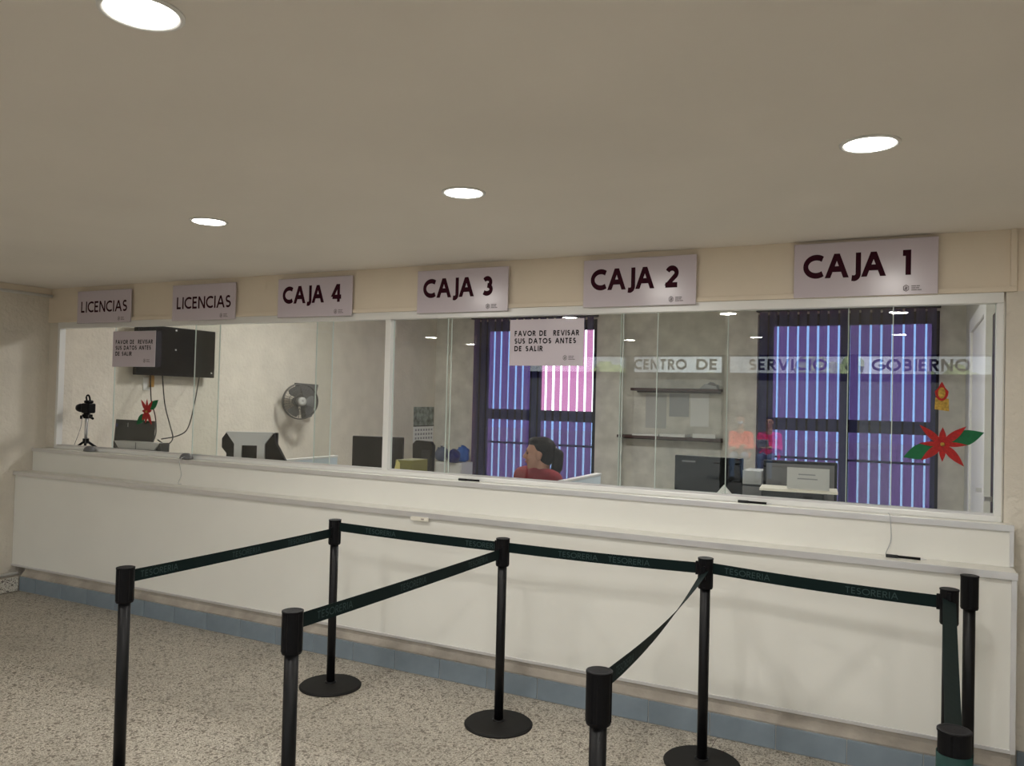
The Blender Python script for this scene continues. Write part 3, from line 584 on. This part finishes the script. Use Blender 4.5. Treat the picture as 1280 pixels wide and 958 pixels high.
# things at the far left of the office
c = ony(509, 574, 4.66); t = thing('folder_box', 'olive folder box with a yellow end beside the black monitor', 'box', (c.x+.03, 4.66, .745)); h = c.z-.745
box('box_body', (-.06, .075, -.1, .1, 0, h), 'olive', t, .004, loc=(0, 0, 0)); link('box_label', prism([(-.075, h*.75), (-.045, h), (-.02, h*.95), (-.02, h*.7)], -.104, -.1), 'yellow', t, loc=(0, 0, 0))
c = ony(530, 551, 8.9); t = thing('office_chair', 'black high-backed office chair near the calendar', 'chair', (c.x, 8.9, 0)); zt = c.z
link('backrest', prism([(-.14, .60), (.15, .60), (.16, zt-.06), (.12, zt-.01), (-.10, zt), (-.15, zt-.05)], -.04, .03), 'black_plastic', t, loc=(0, 0, 0)); box('back_pad', (.0, .13, -.055, -.04, .62, zt-.12), 'dark_grey', t, .01, loc=(0, 0, 0))
box('seat', (-.24, .24, -.5, -.02, .44, .52), 'black_plastic', t, .03, loc=(0, 0, 0)); link('gas_column', tube([(0, -.26, .06), (0, -.26, .44)], .028, 12), 'black_metal', t, loc=(0, 0, 0))
for k in range(5): an = k*2*math.pi/5; link('leg', tube([(0, -.26, .09), (.28*math.cos(an), -.26+.28*math.sin(an), .05)], .02, 8), 'black_plastic', t, loc=(0, 0, 0)); link('castor', xform(lathe([(.001, -.015), (.03, -.015), (.03, .015), (.001, .015)], 14, 'x'), Matrix.Translation((.28*math.cos(an), -.26+.28*math.sin(an), .03))), 'black_plastic', t, loc=(0, 0, 0))
box('back_spine', (-.03, .03, -.03, .06, .40, .75), 'black_metal', t, loc=(0, 0, 0))
c = ony(563, 578, 9.75); t = thing('low_cabinet', 'white low cabinet below the blue plastic bags', 'cabinet', (c.x, 9.9, 0)); h = c.z
box('body', (-.21, .21, -.2, .12, .04, h), 'white_plastic', t, .004, loc=(0, 0, 0)); box('door', (-.2, .2, -.215, -.2, .08, h-.03), 'white_plastic', t, .003, loc=(0, 0, 0)); box('plinth', (-.2, .2, -.18, .11, 0, .04), 'mid_grey', t, loc=(0, 0, 0)); box('handle', (.14, .16, -.235, -.215, h-.3, h-.18), 'aluminium', t, loc=(0, 0, 0))
def bag(px, py, w, hh, m, label, Y=9.8):
    p = ony(px, py, Y); bm = bmesh.new(); bmesh.ops.create_icosphere(bm, subdivisions=3, radius=1)
    for v in bm.verts:
        n = .12*math.sin(v.co.x*7+px)*math.cos(v.co.z*6)+.1*math.sin(v.co.y*9+v.co.z*5); v.co = Vector((v.co.x*(1+n)*w, v.co.y*(1+n)*.12, max(-.85, v.co.z*(1+n))*hh))
    o = link('plastic_bag', bm_mesh(bm), m, loc=(p.x, Y, h+hh*.85), smooth=True); tag(o, label, 'bag'); link('bag_knot', lathe([(.001, hh*.85), (.02, hh*.9), (.012, hh*1.0), (.03, hh*1.12), (.001, hh*1.12)], 10), m, o, loc=(0, 0, 0)); return o
bag(552, 568, .085, .11, 'slate_plastic', 'slate grey-blue plastic bag next to the navy one', 9.86); bag(567, 568, .075, .10, 'navy_plastic', 'navy blue plastic bag between two other bags', 9.66); bag(578, 564, .085, .12, 'blue_plastic', 'bright blue plastic bag by the window edge', 9.93)
# calendar on the left wall
t = thing('wall_calendar', 'landscape photo calendar on the office side wall near the corner', 'calendar', (XL+.01, 9.9, .95))
box('picture', (XL, XL+.008, 9.64, 10.17, 1.18, 1.45), 'poster', t); box('month_page', (XL, XL+.006, 9.64, 10.17, .93, 1.165), 'paper', t); box('binding', (XL, XL+.011, 9.64, 10.17, 1.165, 1.18), 'dark_grey', t)
for r in range(3): link('date_row', boxes([(XL+.006, XL+.0065, 9.68+k*.07, 9.72+k*.07, 1.10-r*.06, 1.13-r*.06) for k in range(7)]), 'print_grey', t)
# television with bracket and cables
t = thing('wall_television', 'black flat television on the office side wall with cables hanging below', 'television', (XL+.1, 5.4, 1.73))
box('housing', (-6.345, -6.30, 4.94, 5.85, 1.735, 2.2), 'black_plastic', t, .006); box('screen', (-6.30, -6.2985, 4.965, 5.825, 1.765, 2.18), 'screen_black', t); box('wall_bracket', (XL, -6.345, 5.25, 5.55, 1.85, 2.05), 'dark_grey', t)
for y, z in ((5.36, 2.165), (5.36, 1.98), (5.80, 1.775)): box('indicator', (-6.299, -6.2975, y, y+.018, z, z+.014), 'white_plastic', t)
for pts in ([(188, 468, 5.2), (189, 500, 5), (194, 520, 4.8), (195, 540, 4.6), (192, 551, 4.45)], [(203, 470, 5.3), (206, 505, 5.0), (212, 530, 4.8), (216, 548, 4.62), (208, 556, 4.5), (197, 550, 4.46)], [(249, 472, 5.6), (243, 505, 5.3), (235, 535, 4.9), (222, 545, 4.7), (202, 549, 4.48)]):
    link('cable', tube(smooth_pts([ony(a, b, y) if k else onx(a, b, -6.34) for k, (a, b, y) in enumerate(pts)], 5), .005, 6), 'black_plastic', t)
p = onx(183, 480, XL); t = thing('wall_socket', 'white wall socket plate with a brown plug under the television', 'socket', (XL, p.y, p.z-.06)); box('plate', (XL, XL+.01, p.y-.04, p.y+.04, p.z-.06, p.z+.06), 'white_plastic', t, .002); box('plug', (XL+.01, XL+.04, p.y+.02, p.y+.055, p.z-.03, p.z+.08), 'brass', t, .004)
# wall fan
c = onx(378, 502, XL+.2); t = thing('wall_fan', 'grey oscillating fan on the office side wall', 'fan', (XL, c.y, c.z-.2)); cx, cy, cz = XL+.24, c.y-.08, c.z
ax = (CAM-Vector((cx, cy, cz))); ax.z = 0; ax = (ax.normalized()+Vector((.6, 0, 0))).normalized(); RM = Matrix.Translation((cx, cy, cz))@ax.to_track_quat('Z', 'Y').to_matrix().to_4x4()
R_ = .20
cage = bmesh.new()
def addme(bm, me): bm.from_mesh(me); bpy.data.meshes.remove(me)
for rr, zz in ((R_, 0), (R_*.98, .035), (R_*.98, -.035), (R_*.72, .055), (R_*.45, .065)): addme(cage, tube([(rr*math.cos(a), rr*math.sin(a), zz) for a in [k*2*math.pi/40 for k in range(41)]], .0045 if rr == R_ else .0025, 6))
for k in range(36): a = k*2*math.pi/36; addme(cage, tube([(.05*math.cos(a), .05*math.sin(a), .068), (R_*.72*math.cos(a), R_*.72*math.sin(a), .055), (R_*.985*math.cos(a), R_*.985*math.sin(a), .03), (R_*math.cos(a), R_*math.sin(a), 0), (R_*.985*math.cos(a), R_*.985*math.sin(a), -.03), (.08*math.cos(a), .08*math.sin(a), -.06)], .0016, 4))
link('cage', xform(bm_mesh(cage), RM), 'fan_grey', t)
link('rim_band', xform(lathe([(R_*.99, -.03), (R_*1.02, -.02), (R_*1.02, .02), (R_*.99, .03)], 44, ring=True), RM), 'fan_grey', t, smooth=True)
for k in range(3):
    a0 = k*2*math.pi/3; V = []
    for i in range(6):
        for j in range(7): rr = .04+(.18-.04)*i/5; an = a0-.45+(.95*(.6+.4*math.sin(i/5*2.6)))*j/6; V.append((rr*math.cos(an), rr*math.sin(an), .02*(j/6-.5)*-1.5))
    link('blade', xform(mesh(V, [(i*7+j, i*7+j+1, i*7+j+8, i*7+j+7) for i in range(5) for j in range(6)]), RM), 'fan_grey', t, smooth=True)
link('hub', xform(lathe([(.001, -.02), (.05, -.02), (.05, .068), (.035, .08), (.001, .082)], 24), RM), 'fan_light', t, smooth=True)
link('motor', xform(lathe([(.001, -.17), (.05, -.16), (.062, -.10), (.058, -.06), (.001, -.05)], 24), RM), 'fan_grey', t, smooth=True)
link('arm', tube([RM@Vector((0, 0, -.1)), Vector((XL+.07, cy+.30, cz-.06)), Vector((XL+.06, cy+.34, cz+.02))], .02, 10), 'fan_grey', t)
link('wall_mount', prism([(cy+.16, cz+.21), (cy+.50, cz+.20), (cy+.46, cz+.05), (cy+.40, cz-.18), (cy+.30, cz-.20), (cy+.26, cz+.03)], XL, XL+.07, 'x'), 'fan_grey', t)

# ------------------------------------------------------------------ vertical blinds
def blind(x0, x1, label, n):
    t = thing('vertical_blind', label, 'blind', ((x0+x1)/2, YB-.08, .3)); box('head_rail', (x0-.03, x1+.03, YB-.11, YB+.001, 2.74, 2.79), 'window_frame', t, .004)
    pts = [(-.047, .0), (-.024, .006), (0, .008), (.024, .006), (.047, 0)]; V = []
    for z in (.34, 2.74): V += [(u, v, z) for u, v in pts]
    me = mesh(V, [(k, k+1, 6+k, 5+k) for k in range(4)])
    for k in range(n):
        s = link('slat', me, 'blind', t, loc=(x0+(k+.5)*(x1-x0)/n-(x0+x1)/2, 0, -.3)); s.rotation_euler = (0, 0, .15+random.uniform(-.42, .38))
    link('bottom_chain', tube([(x0+.04, YB-.08, .37), (x1-.04, YB-.08, .37)], .003, 5), 'white_plastic', t)
blind(-5.74, -3.87, 'purple-blue vertical blind behind the seated clerk', 16); blind(-1.72, .22, 'purple-blue vertical blind behind the CAJA 1 window', 17)
# shelves and papers in the recess
for z, a, b, lb in ((1.785, -3.34, -2.19, 'short dark brown wall shelf, the higher of two'), (1.163, -3.515, -2.152, 'long dark brown wall shelf spanning the recess, the lower of two')):
    t = thing('wall_shelf', lb, 'shelf', ((a+b)/2, YB, z-.03)); box('board', (a, b, YB-.1, YB+.138, z-.035, z), 'shelf_wood', t, .004)
    box('wall_batten', (a+.02, b-.02, YB+.12, YB+.139, z-.055, z-.035), 'shelf_wood', t)
for i, (a, b, c_, d, m) in enumerate(((-3.2, -2.92, 1.26, 1.70, 'paper_grey'), (-2.88, -2.62, 1.42, 1.72, 'light_grey'), (-2.60, -2.36, 1.30, 1.72, 'paper'))):
    tag(box('pinned_sheet', (a, b, YB+.134, YB+.139, c_, d), m), ['greyish notice sheet pinned under the left end of the short shelf', 'grey notice sheet pinned between two paler sheets', 'tall white notice sheet pinned under the short shelf'][i], 'paper')
for i, (x, y, w, d, r) in enumerate(((-3.14, YB, .34, .18, .1), (-2.76, YB-.01, .34, .2, -.08), (-2.38, YB, .28, .16, .15))):
    o = tag(box('paper_stack', (-w/2, w/2, -d/2, d/2, 0, .02+.015*i), 'paper', loc=(x, y, 1.163)), ['loose white papers at the left of the long shelf', 'white paper pile in the middle of the long shelf', 'higher white paper pile at the right of the long shelf'][i], 'paper'); o.rotation_euler = (0, 0, r)
t = thing('folded_bag', 'grey folded bag on the right end of the short shelf', 'bag', (-2.32, YB, 1.785)); link('bag_body', prism([(-.12, 0), (.1, 0), (.09, .05), (.02, .085), (-.06, .06)], -.07, .09), 'light_grey', t, loc=(0, 0, 0)); link('bag_flap', prism([(-.02, .06), (.1, .03), (.12, .0), (.09, .06), (.02, .09)], -.075, -.07), 'mid_grey', t, loc=(0, 0, 0))
# white door and frame on the office right wall
d1 = struct(thing('door_1', None, None, (XBR, 7.5, 0))); box('leaf', (XBR-.04, XBR, 6.7, 8.3, 0, 2.30), 'white_plastic', d1, .004)
link('door_frame', boxes([(XBR-.06, XBR, 6.55, 6.7, 0, 2.42), (XBR-.06, XBR, 8.3, 8.45, 0, 2.42), (XBR-.06, XBR, 6.7, 8.3, 2.30, 2.42)], .004), 'white_plastic', d1); box('handle', (XBR-.09, XBR-.04, 6.8, 6.83, 1.0, 1.03), 'aluminium', d1)
d2 = struct(thing('door_2', None, None, (XBR, 5.75, 0))); box('leaf', (XBR-.035, XBR, 5.25, 6.3, 0, 2.25), 'dark_wood', d2, .004); box('handle', (XBR-.08, XBR-.035, 6.15, 6.18, 1.0, 1.03), 'aluminium', d2)

# ------------------------------------------------------------------ people
def blob_mesh(parts, voxel, it=5):
    """union of tapered capsules (p0,p1,r0,r1) and ellipsoids (c,(rx,ry,rz),rot) remeshed to one continuous skin"""
    bm = bmesh.new()
    def ell(c, r, R=None):
        M = Matrix.Translation(c)@(R.to_4x4() if R else Matrix.Identity(4))@Matrix.Diagonal((*r, 1)); bmesh.ops.create_icosphere(bm, subdivisions=3, radius=1, matrix=M)
    for p in parts:
        if p[0] == 'e': ell(Vector(p[1]), p[2], p[3] if len(p) > 3 else None)
        else:
            a, b, ra, rb = Vector(p[1]), Vector(p[2]), p[3], p[4]; ell(a, (ra,)*3); ell(b, (rb,)*3)
            d = b-a
            if d.length > 1e-4: bmesh.ops.create_cone(bm, cap_ends=True, segments=16, radius1=ra, radius2=rb, depth=d.length, matrix=Matrix.Translation((a+b)/2)@d.to_track_quat('Z', 'Y').to_matrix().to_4x4())
    me = bpy.data.meshes.new('b'); bm.to_mesh(me); bm.free(); o = bpy.data.objects.new('tmp', me); COL.objects.link(o)
    m = o.modifiers.new('r', 'REMESH'); m.mode = 'VOXEL'; m.voxel_size = voxel
    s = o.modifiers.new('s', 'SMOOTH'); s.iterations = it; s.factor = .5
    dg = bpy.context.evaluated_depsgraph_get(); out = bpy.data.meshes.new_from_object(o.evaluated_get(dg)); bpy.data.objects.remove(o); out.materials.clear()
    for p in out.polygons: p.use_smooth = True
    return out
def seated_person(name, label, hip, face, head, cloth, legs_m, hands, voxel=.007, mask=False, ponytail=True, look=None):
    """hip: seat point, face: heading; local frame x = forward, y = left, z = up"""
    f = Vector((face[0], face[1], 0)).normalized(); l = Vector((-f.y, f.x, 0)); H = Vector(hip)
    def L(x, y, z): return H+f*x+l*y+Vector((0, 0, z))
    t = thing(name, label, 'person', (H.x, H.y, 0))
    hc = Vector(head); hf = Vector(look).normalized() if look else f; hl = Vector((-hf.y, hf.x, 0)); R = Matrix((hf, hl, Vector((0, 0, 1)))).transposed()
    def Q(x, y, z): return hc+hf*x+hl*y+Vector((0, 0, z))
    neck = Q(-.02, 0, -.12); ch = L(.02, 0, .46)
    skin = [('e', Q(-.012, 0, .03), (.098, .076, .088), R), ('e', Q(.022, 0, -.035), (.070, .062, .085), R), ('e', Q(.056, 0, -.088), (.032, .034, .026), R), ('e', Q(.074, 0, .03), (.02, .05, .018), R), ('e', Q(.07, .034, -.02), (.022, .024, .024), R), ('e', Q(.07, -.034, -.02), (.022, .024, .024), R),
        ('c', Q(.086, 0, .018), Q(.108, 0, -.022), .008, .014), ('e', Q(.086, 0, -.055), (.014, .026, .012), R), ('e', Q(-.005, .078, -.012), (.022, .010, .033), R), ('e', Q(-.005, -.078, -.012), (.022, .010, .033), R),
        ('c', Q(-.022, 0, -.06), neck+Vector((0, 0, -.06)), .055, .060)]
    torso = [('c', L(0, 0, .06), L(.0, 0, .25), .150, .135), ('c', L(0, .07, .26), L(0, .07, .40), .115, .105), ('c', L(0, -.07, .26), L(0, -.07, .40), .115, .105), ('c', ch+l*.15, ch-l*.15, .068, .068), ('c', ch, neck+Vector((0, 0, -.06)), .09, .062), ('c', L(0, .09, .05), L(0, -.09, .05), .125, .125)]
    arms = []; fing = []
    for s, (ex, ey, ez, hx, hy, hz) in zip((1, -1), hands):
        sh = ch+l*(.19*s); el = L(ex, ey*s, ez); ha = L(hx, hy*s, hz); arms += [('c', sh, el, .060, .047), ('c', el, ha, .046, .034)]
        d = (ha-el).normalized(); sd = d.cross(Vector((0, 0, 1))).normalized(); fing.append(('c', ha, ha+d*.075, .033, .036)); fing.append(('c', ha+d*.03, ha+d*.05+sd*.03, .03, .03)); fing.append(('c', ha+d*.03, ha+d*.05-sd*.03, .026, .024))
        for k, ln in enumerate((.058, .07, .066, .05)): b0 = ha+d*.085+sd*(.033-.022*k); b1 = b0+d*ln*.55+Vector((0, 0, -.006)); fing += [('c', b0, b1, .0095, .009), ('c', b1, b1+d*ln*.4+Vector((0, 0, -.022)), .009, .008)]
        th = ha+d*.03+sd*(.04*s); fing.append(('c', th, th+d*.04+sd*(.03*s), .012, .010))
    legs = []; feet = []
    for s in (1, -1):
        kn = L(.43, .11*s, .02); an = L(.42, .11*s, -H.z+.09); legs += [('c', L(.02, .09*s, .02), kn, .092, .062), ('c', kn, an, .060, .042)]; feet += [('c', an+Vector((0, 0, -.035)), an+f*.15+Vector((0, 0, -.055)), .045, .034)]
    link('body', blob_mesh(skin+torso+arms+fing+[(p[0], p[1], p[2], p[3]*.9, p[4]*.9) for p in legs]+feet, voxel), 'skin', t)
    g = .009
    link('top', blob_mesh([(p[0], p[1], p[2], p[3]+g, p[4]+g) for p in torso[:4]+torso[5:]+arms]+[('c', ch, ch+Vector((0, 0, .03)), .095, .08)], .010), cloth, t)
    link('trousers', blob_mesh([(p[0], p[1], p[2], p[3]+.006, p[4]+.008) for p in legs]+[('c', L(0, .09, .05), L(0, -.09, .05), .13, .13)], .012), legs_m, t)
    link('shoes', blob_mesh([(p[0], p[1], p[2], p[3]+.008, p[4]+.008) for p in feet], .010), 'black_plastic', t)
    hp = [('e', Q(-.026, 0, .042), (.096, .081, .086), R), ('e', Q(-.052, 0, -.005), (.066, .077, .080), R), ('e', Q(.03, 0, .088), (.052, .062, .036), R)]
    hair = link('hair', blob_mesh(hp, .008, 3), 'hair', t)
    if ponytail:
        link('ponytail', blob_mesh([('c', Q(-.10, 0, .03), Q(-.135, 0, .0), .03, .042), ('c', Q(-.135, 0, .0), Q(-.130, .0, -.09), .042, .042), ('c', Q(-.130, .0, -.09), Q(-.075, -.03, -.21), .042, .024)], .008), 'hair', hair)
        link('hair_tie', xform(lathe([(.022, -.008), (.03, 0), (.022, .008)], 16, 'x', ring=True), Matrix.Translation(Q(-.115, 0, .032))), 'silver', hair)
    for s in (1, -1):
        link('eye', blob_mesh([('e', Q(.082, .032*s, .006), (.008, .014, .006), R)], .003, 1), 'eye', t); link('eyebrow', blob_mesh([('e', Q(.088, .034*s, .028), (.006, .020, .004), R)], .003, 1), 'hair', t)
    if mask: link('face_mask', blob_mesh([('e', Q(.045, 0, -.05), (.066, .064, .055), R)], .006, 2), 'mask_blue', t)
    else: link('lips', blob_mesh([('e', Q(.094, 0, -.055), (.009, .022, .008), R)], .003, 1), 'lip', t)
    return t
hd = CAM+ray(674, 568)*5.75
clerk = seated_person('person', 'seated clerk in a red top with a dark ponytail, looking sideways', (hd.x-.005, hd.y+.03, .575), (-.50, -.87), hd, 'red_cloth', 'denim', ((.05, .20, .20, .28, .14, .24), (.05, .20, .20, .28, .14, .24)), look=(-.95, -.33, 0))
def swivel_chair(x, y, rz, label):
    t = thing('office_chair', label, 'chair', (x, y, 0), rz=rz); box('seat', (-.20, .19, -.19, .19, .37, .425), 'black_plastic', t, .02, loc=(0, 0, 0)); box('backrest', (-.30, -.25, -.17, .17, .45, .80), 'black_plastic', t, .02, loc=(0, 0, 0)); box('back_spine', (-.31, -.2, -.03, .03, .30, .5), 'black_metal', t, loc=(0, 0, 0)); link('gas_column', tube([(0, 0, .07), (0, 0, .375)], .026, 12), 'black_metal', t, loc=(0, 0, 0))
    for k in range(5): a = k*2*math.pi/5; link('leg', tube([(0, 0, .09), (.2*math.cos(a), .2*math.sin(a), .05)], .018, 8), 'black_plastic', t, loc=(0, 0, 0)); link('castor', xform(lathe([(.001, -.014), (.028, -.014), (.028, .014), (.001, .014)], 14, 'x'), Matrix.Translation((.2*math.cos(a), .2*math.sin(a), .028))), 'black_plastic', t, loc=(0, 0, 0))
swivel_chair(hd.x-.005, hd.y+.03, math.atan2(-1, -.05), 'black swivel chair the clerk in red sits on')

# ------------------------------------------------------------------ the entrance front opposite (seen mirrored in the glass)
fa = struct(thing('wall_front', None, None, (-2, YF, 0)))
cols = [(-6.62, -6.42), (-4.53, -4.41), (-2.866, -2.748), (-.93, -.79), (.99, 1.11), (3.2, 3.4)]
link('facade_frame', boxes([(a, b, YF-.1, YF, 0, HC) for a, b in cols]+[(-6.42, 3.2, YF-.1, YF, 2.0, 2.12), (-6.42, 3.2, YF-.1, YF, 2.39, HC), (-6.42, 3.2, YF-.1, YF, 0, .08)]), 'dark_grey', fa)
for (a, b), (c_, d) in zip(cols, cols[1:]):
    box('glass_pane', (b, c_, YF-.055, YF-.047, .08, 2.0), 'glass_clear', fa); tp_ = box('transom_pane', (b, c_, YF-.055, YF-.047, 2.12, 2.39), 'glass_clear', fa)
    for s, p0, p1, ln in (('CENTRO', 792, 856, 0), ('DE', 871, 895, 0), ('SERVICIO', 937, 1032, 0), ('GOBIERNO', 1091, 1212, 0)):
        x0 = ony(p0, 455, 2*G-YF).x; x1 = ony(p1, 455, 2*G-YF).x
        if b-.1 < x0 < c_: lettering('lettering', s, 'facade_ink', tp_, (x0, YF-.044, 2.165), (1, 0, 0), (0, 0, 1), .185, .22, x1-x0, .34)
struct(box('ground_outside', (-40, 40, -60, YF-.1, -.15, -.02), 'asphalt'))
struct(box('ground_behind', (-40, 40, YB+.3, 40, -.15, -.02), 'wall_out'))
yw = thing('sky_block_wall', 'long plain grey wall added across the street to block the sky', 'wall', (-5, -26, 0)); box('wall_body', (-30, 25, -26.2, -26, -.05, 2.85), 'sky_block_wall', yw); box('wall_coping', (-30, 25, -26.25, -25.95, 2.85, 2.93), 'mid_grey', yw)  # added wall, keeps bright sky out of the lower glass reflections
for k, (x, y, s) in enumerate(((-14, -32, 1.1), (-8.5, -30, .9), (-3.5, -33, 1.2), (1.5, -30, 1.0), (6, -34, 1.1))):
    t = thing('street_tree', 'round leafy tree behind the street wall', 'tree', (x, y, -.05), 'trees behind the street wall'); link('trunk', tube([(0, 0, 0), (.1, 0, 1.5*s), (0, .1, 3*s)], .16, 8, .09), 'bark', t, loc=(0, 0, 0))
    bm = bmesh.new()
    for i in range(16):
        a = random.uniform(0, 6.28); rr = random.uniform(0, 1.3)*s; bmesh.ops.create_icosphere(bm, subdivisions=2, radius=random.uniform(.2, .55)*s, matrix=Matrix.Translation((rr*math.cos(a), rr*math.sin(a), random.uniform(2.0, 3.1)*s)))
    for v in bm.verts: v.co += Vector((random.uniform(-.12, .12), random.uniform(-.12, .12), random.uniform(-.12, .12)))
    link('crown', bm_mesh(bm), 'leaf', t, loc=(0, 0, 0))
bx_, by_ = -3.03, -9.05
t = thing('street_bench', 'plain bench outside the entrance with two people sitting on it', 'bench', (bx_, by_, -.02))
for k in range(3): box('seat_slat', (-.8, .8, -.2+.14*k, -.08+.14*k, .34, .37), 'dark_wood', t, loc=(0, 0, 0))
for x in (-.65, .65): box('leg', (x-.04, x+.04, -.18, .2, 0, .34), 'mid_grey', t, loc=(0, 0, 0))
seated_person('person', 'person in an orange sweater and blue face mask with folded arms on the bench', (-3.3, -9.05, .50), (0.05, 1), (-3.3, -8.98, 1.27), 'orange_cloth', 'denim', ((.10, .235, .20, .26, -.04, .24), (.10, .235, .20, .27, -.05, .19)), .009, True, False)
seated_person('person', 'person in a pink sweater holding a white paper on the bench', (-2.71, -9.08, .50), (-.1, 1), (-2.71, -9.0, 1.24), 'pink_cloth', 'denim', ((.08, .235, .20, .30, .10, .22), (.08, .235, .20, .30, .12, .22)), .009, False, True)
o = tag(box('paper_sheet', (-.13, .13, -.005, .0, -.10, .10), 'paper', loc=(-2.79, -8.66, .80)), 'white paper held by the person in pink', 'paper'); o.rotation_euler = (-.5, 0, .1)
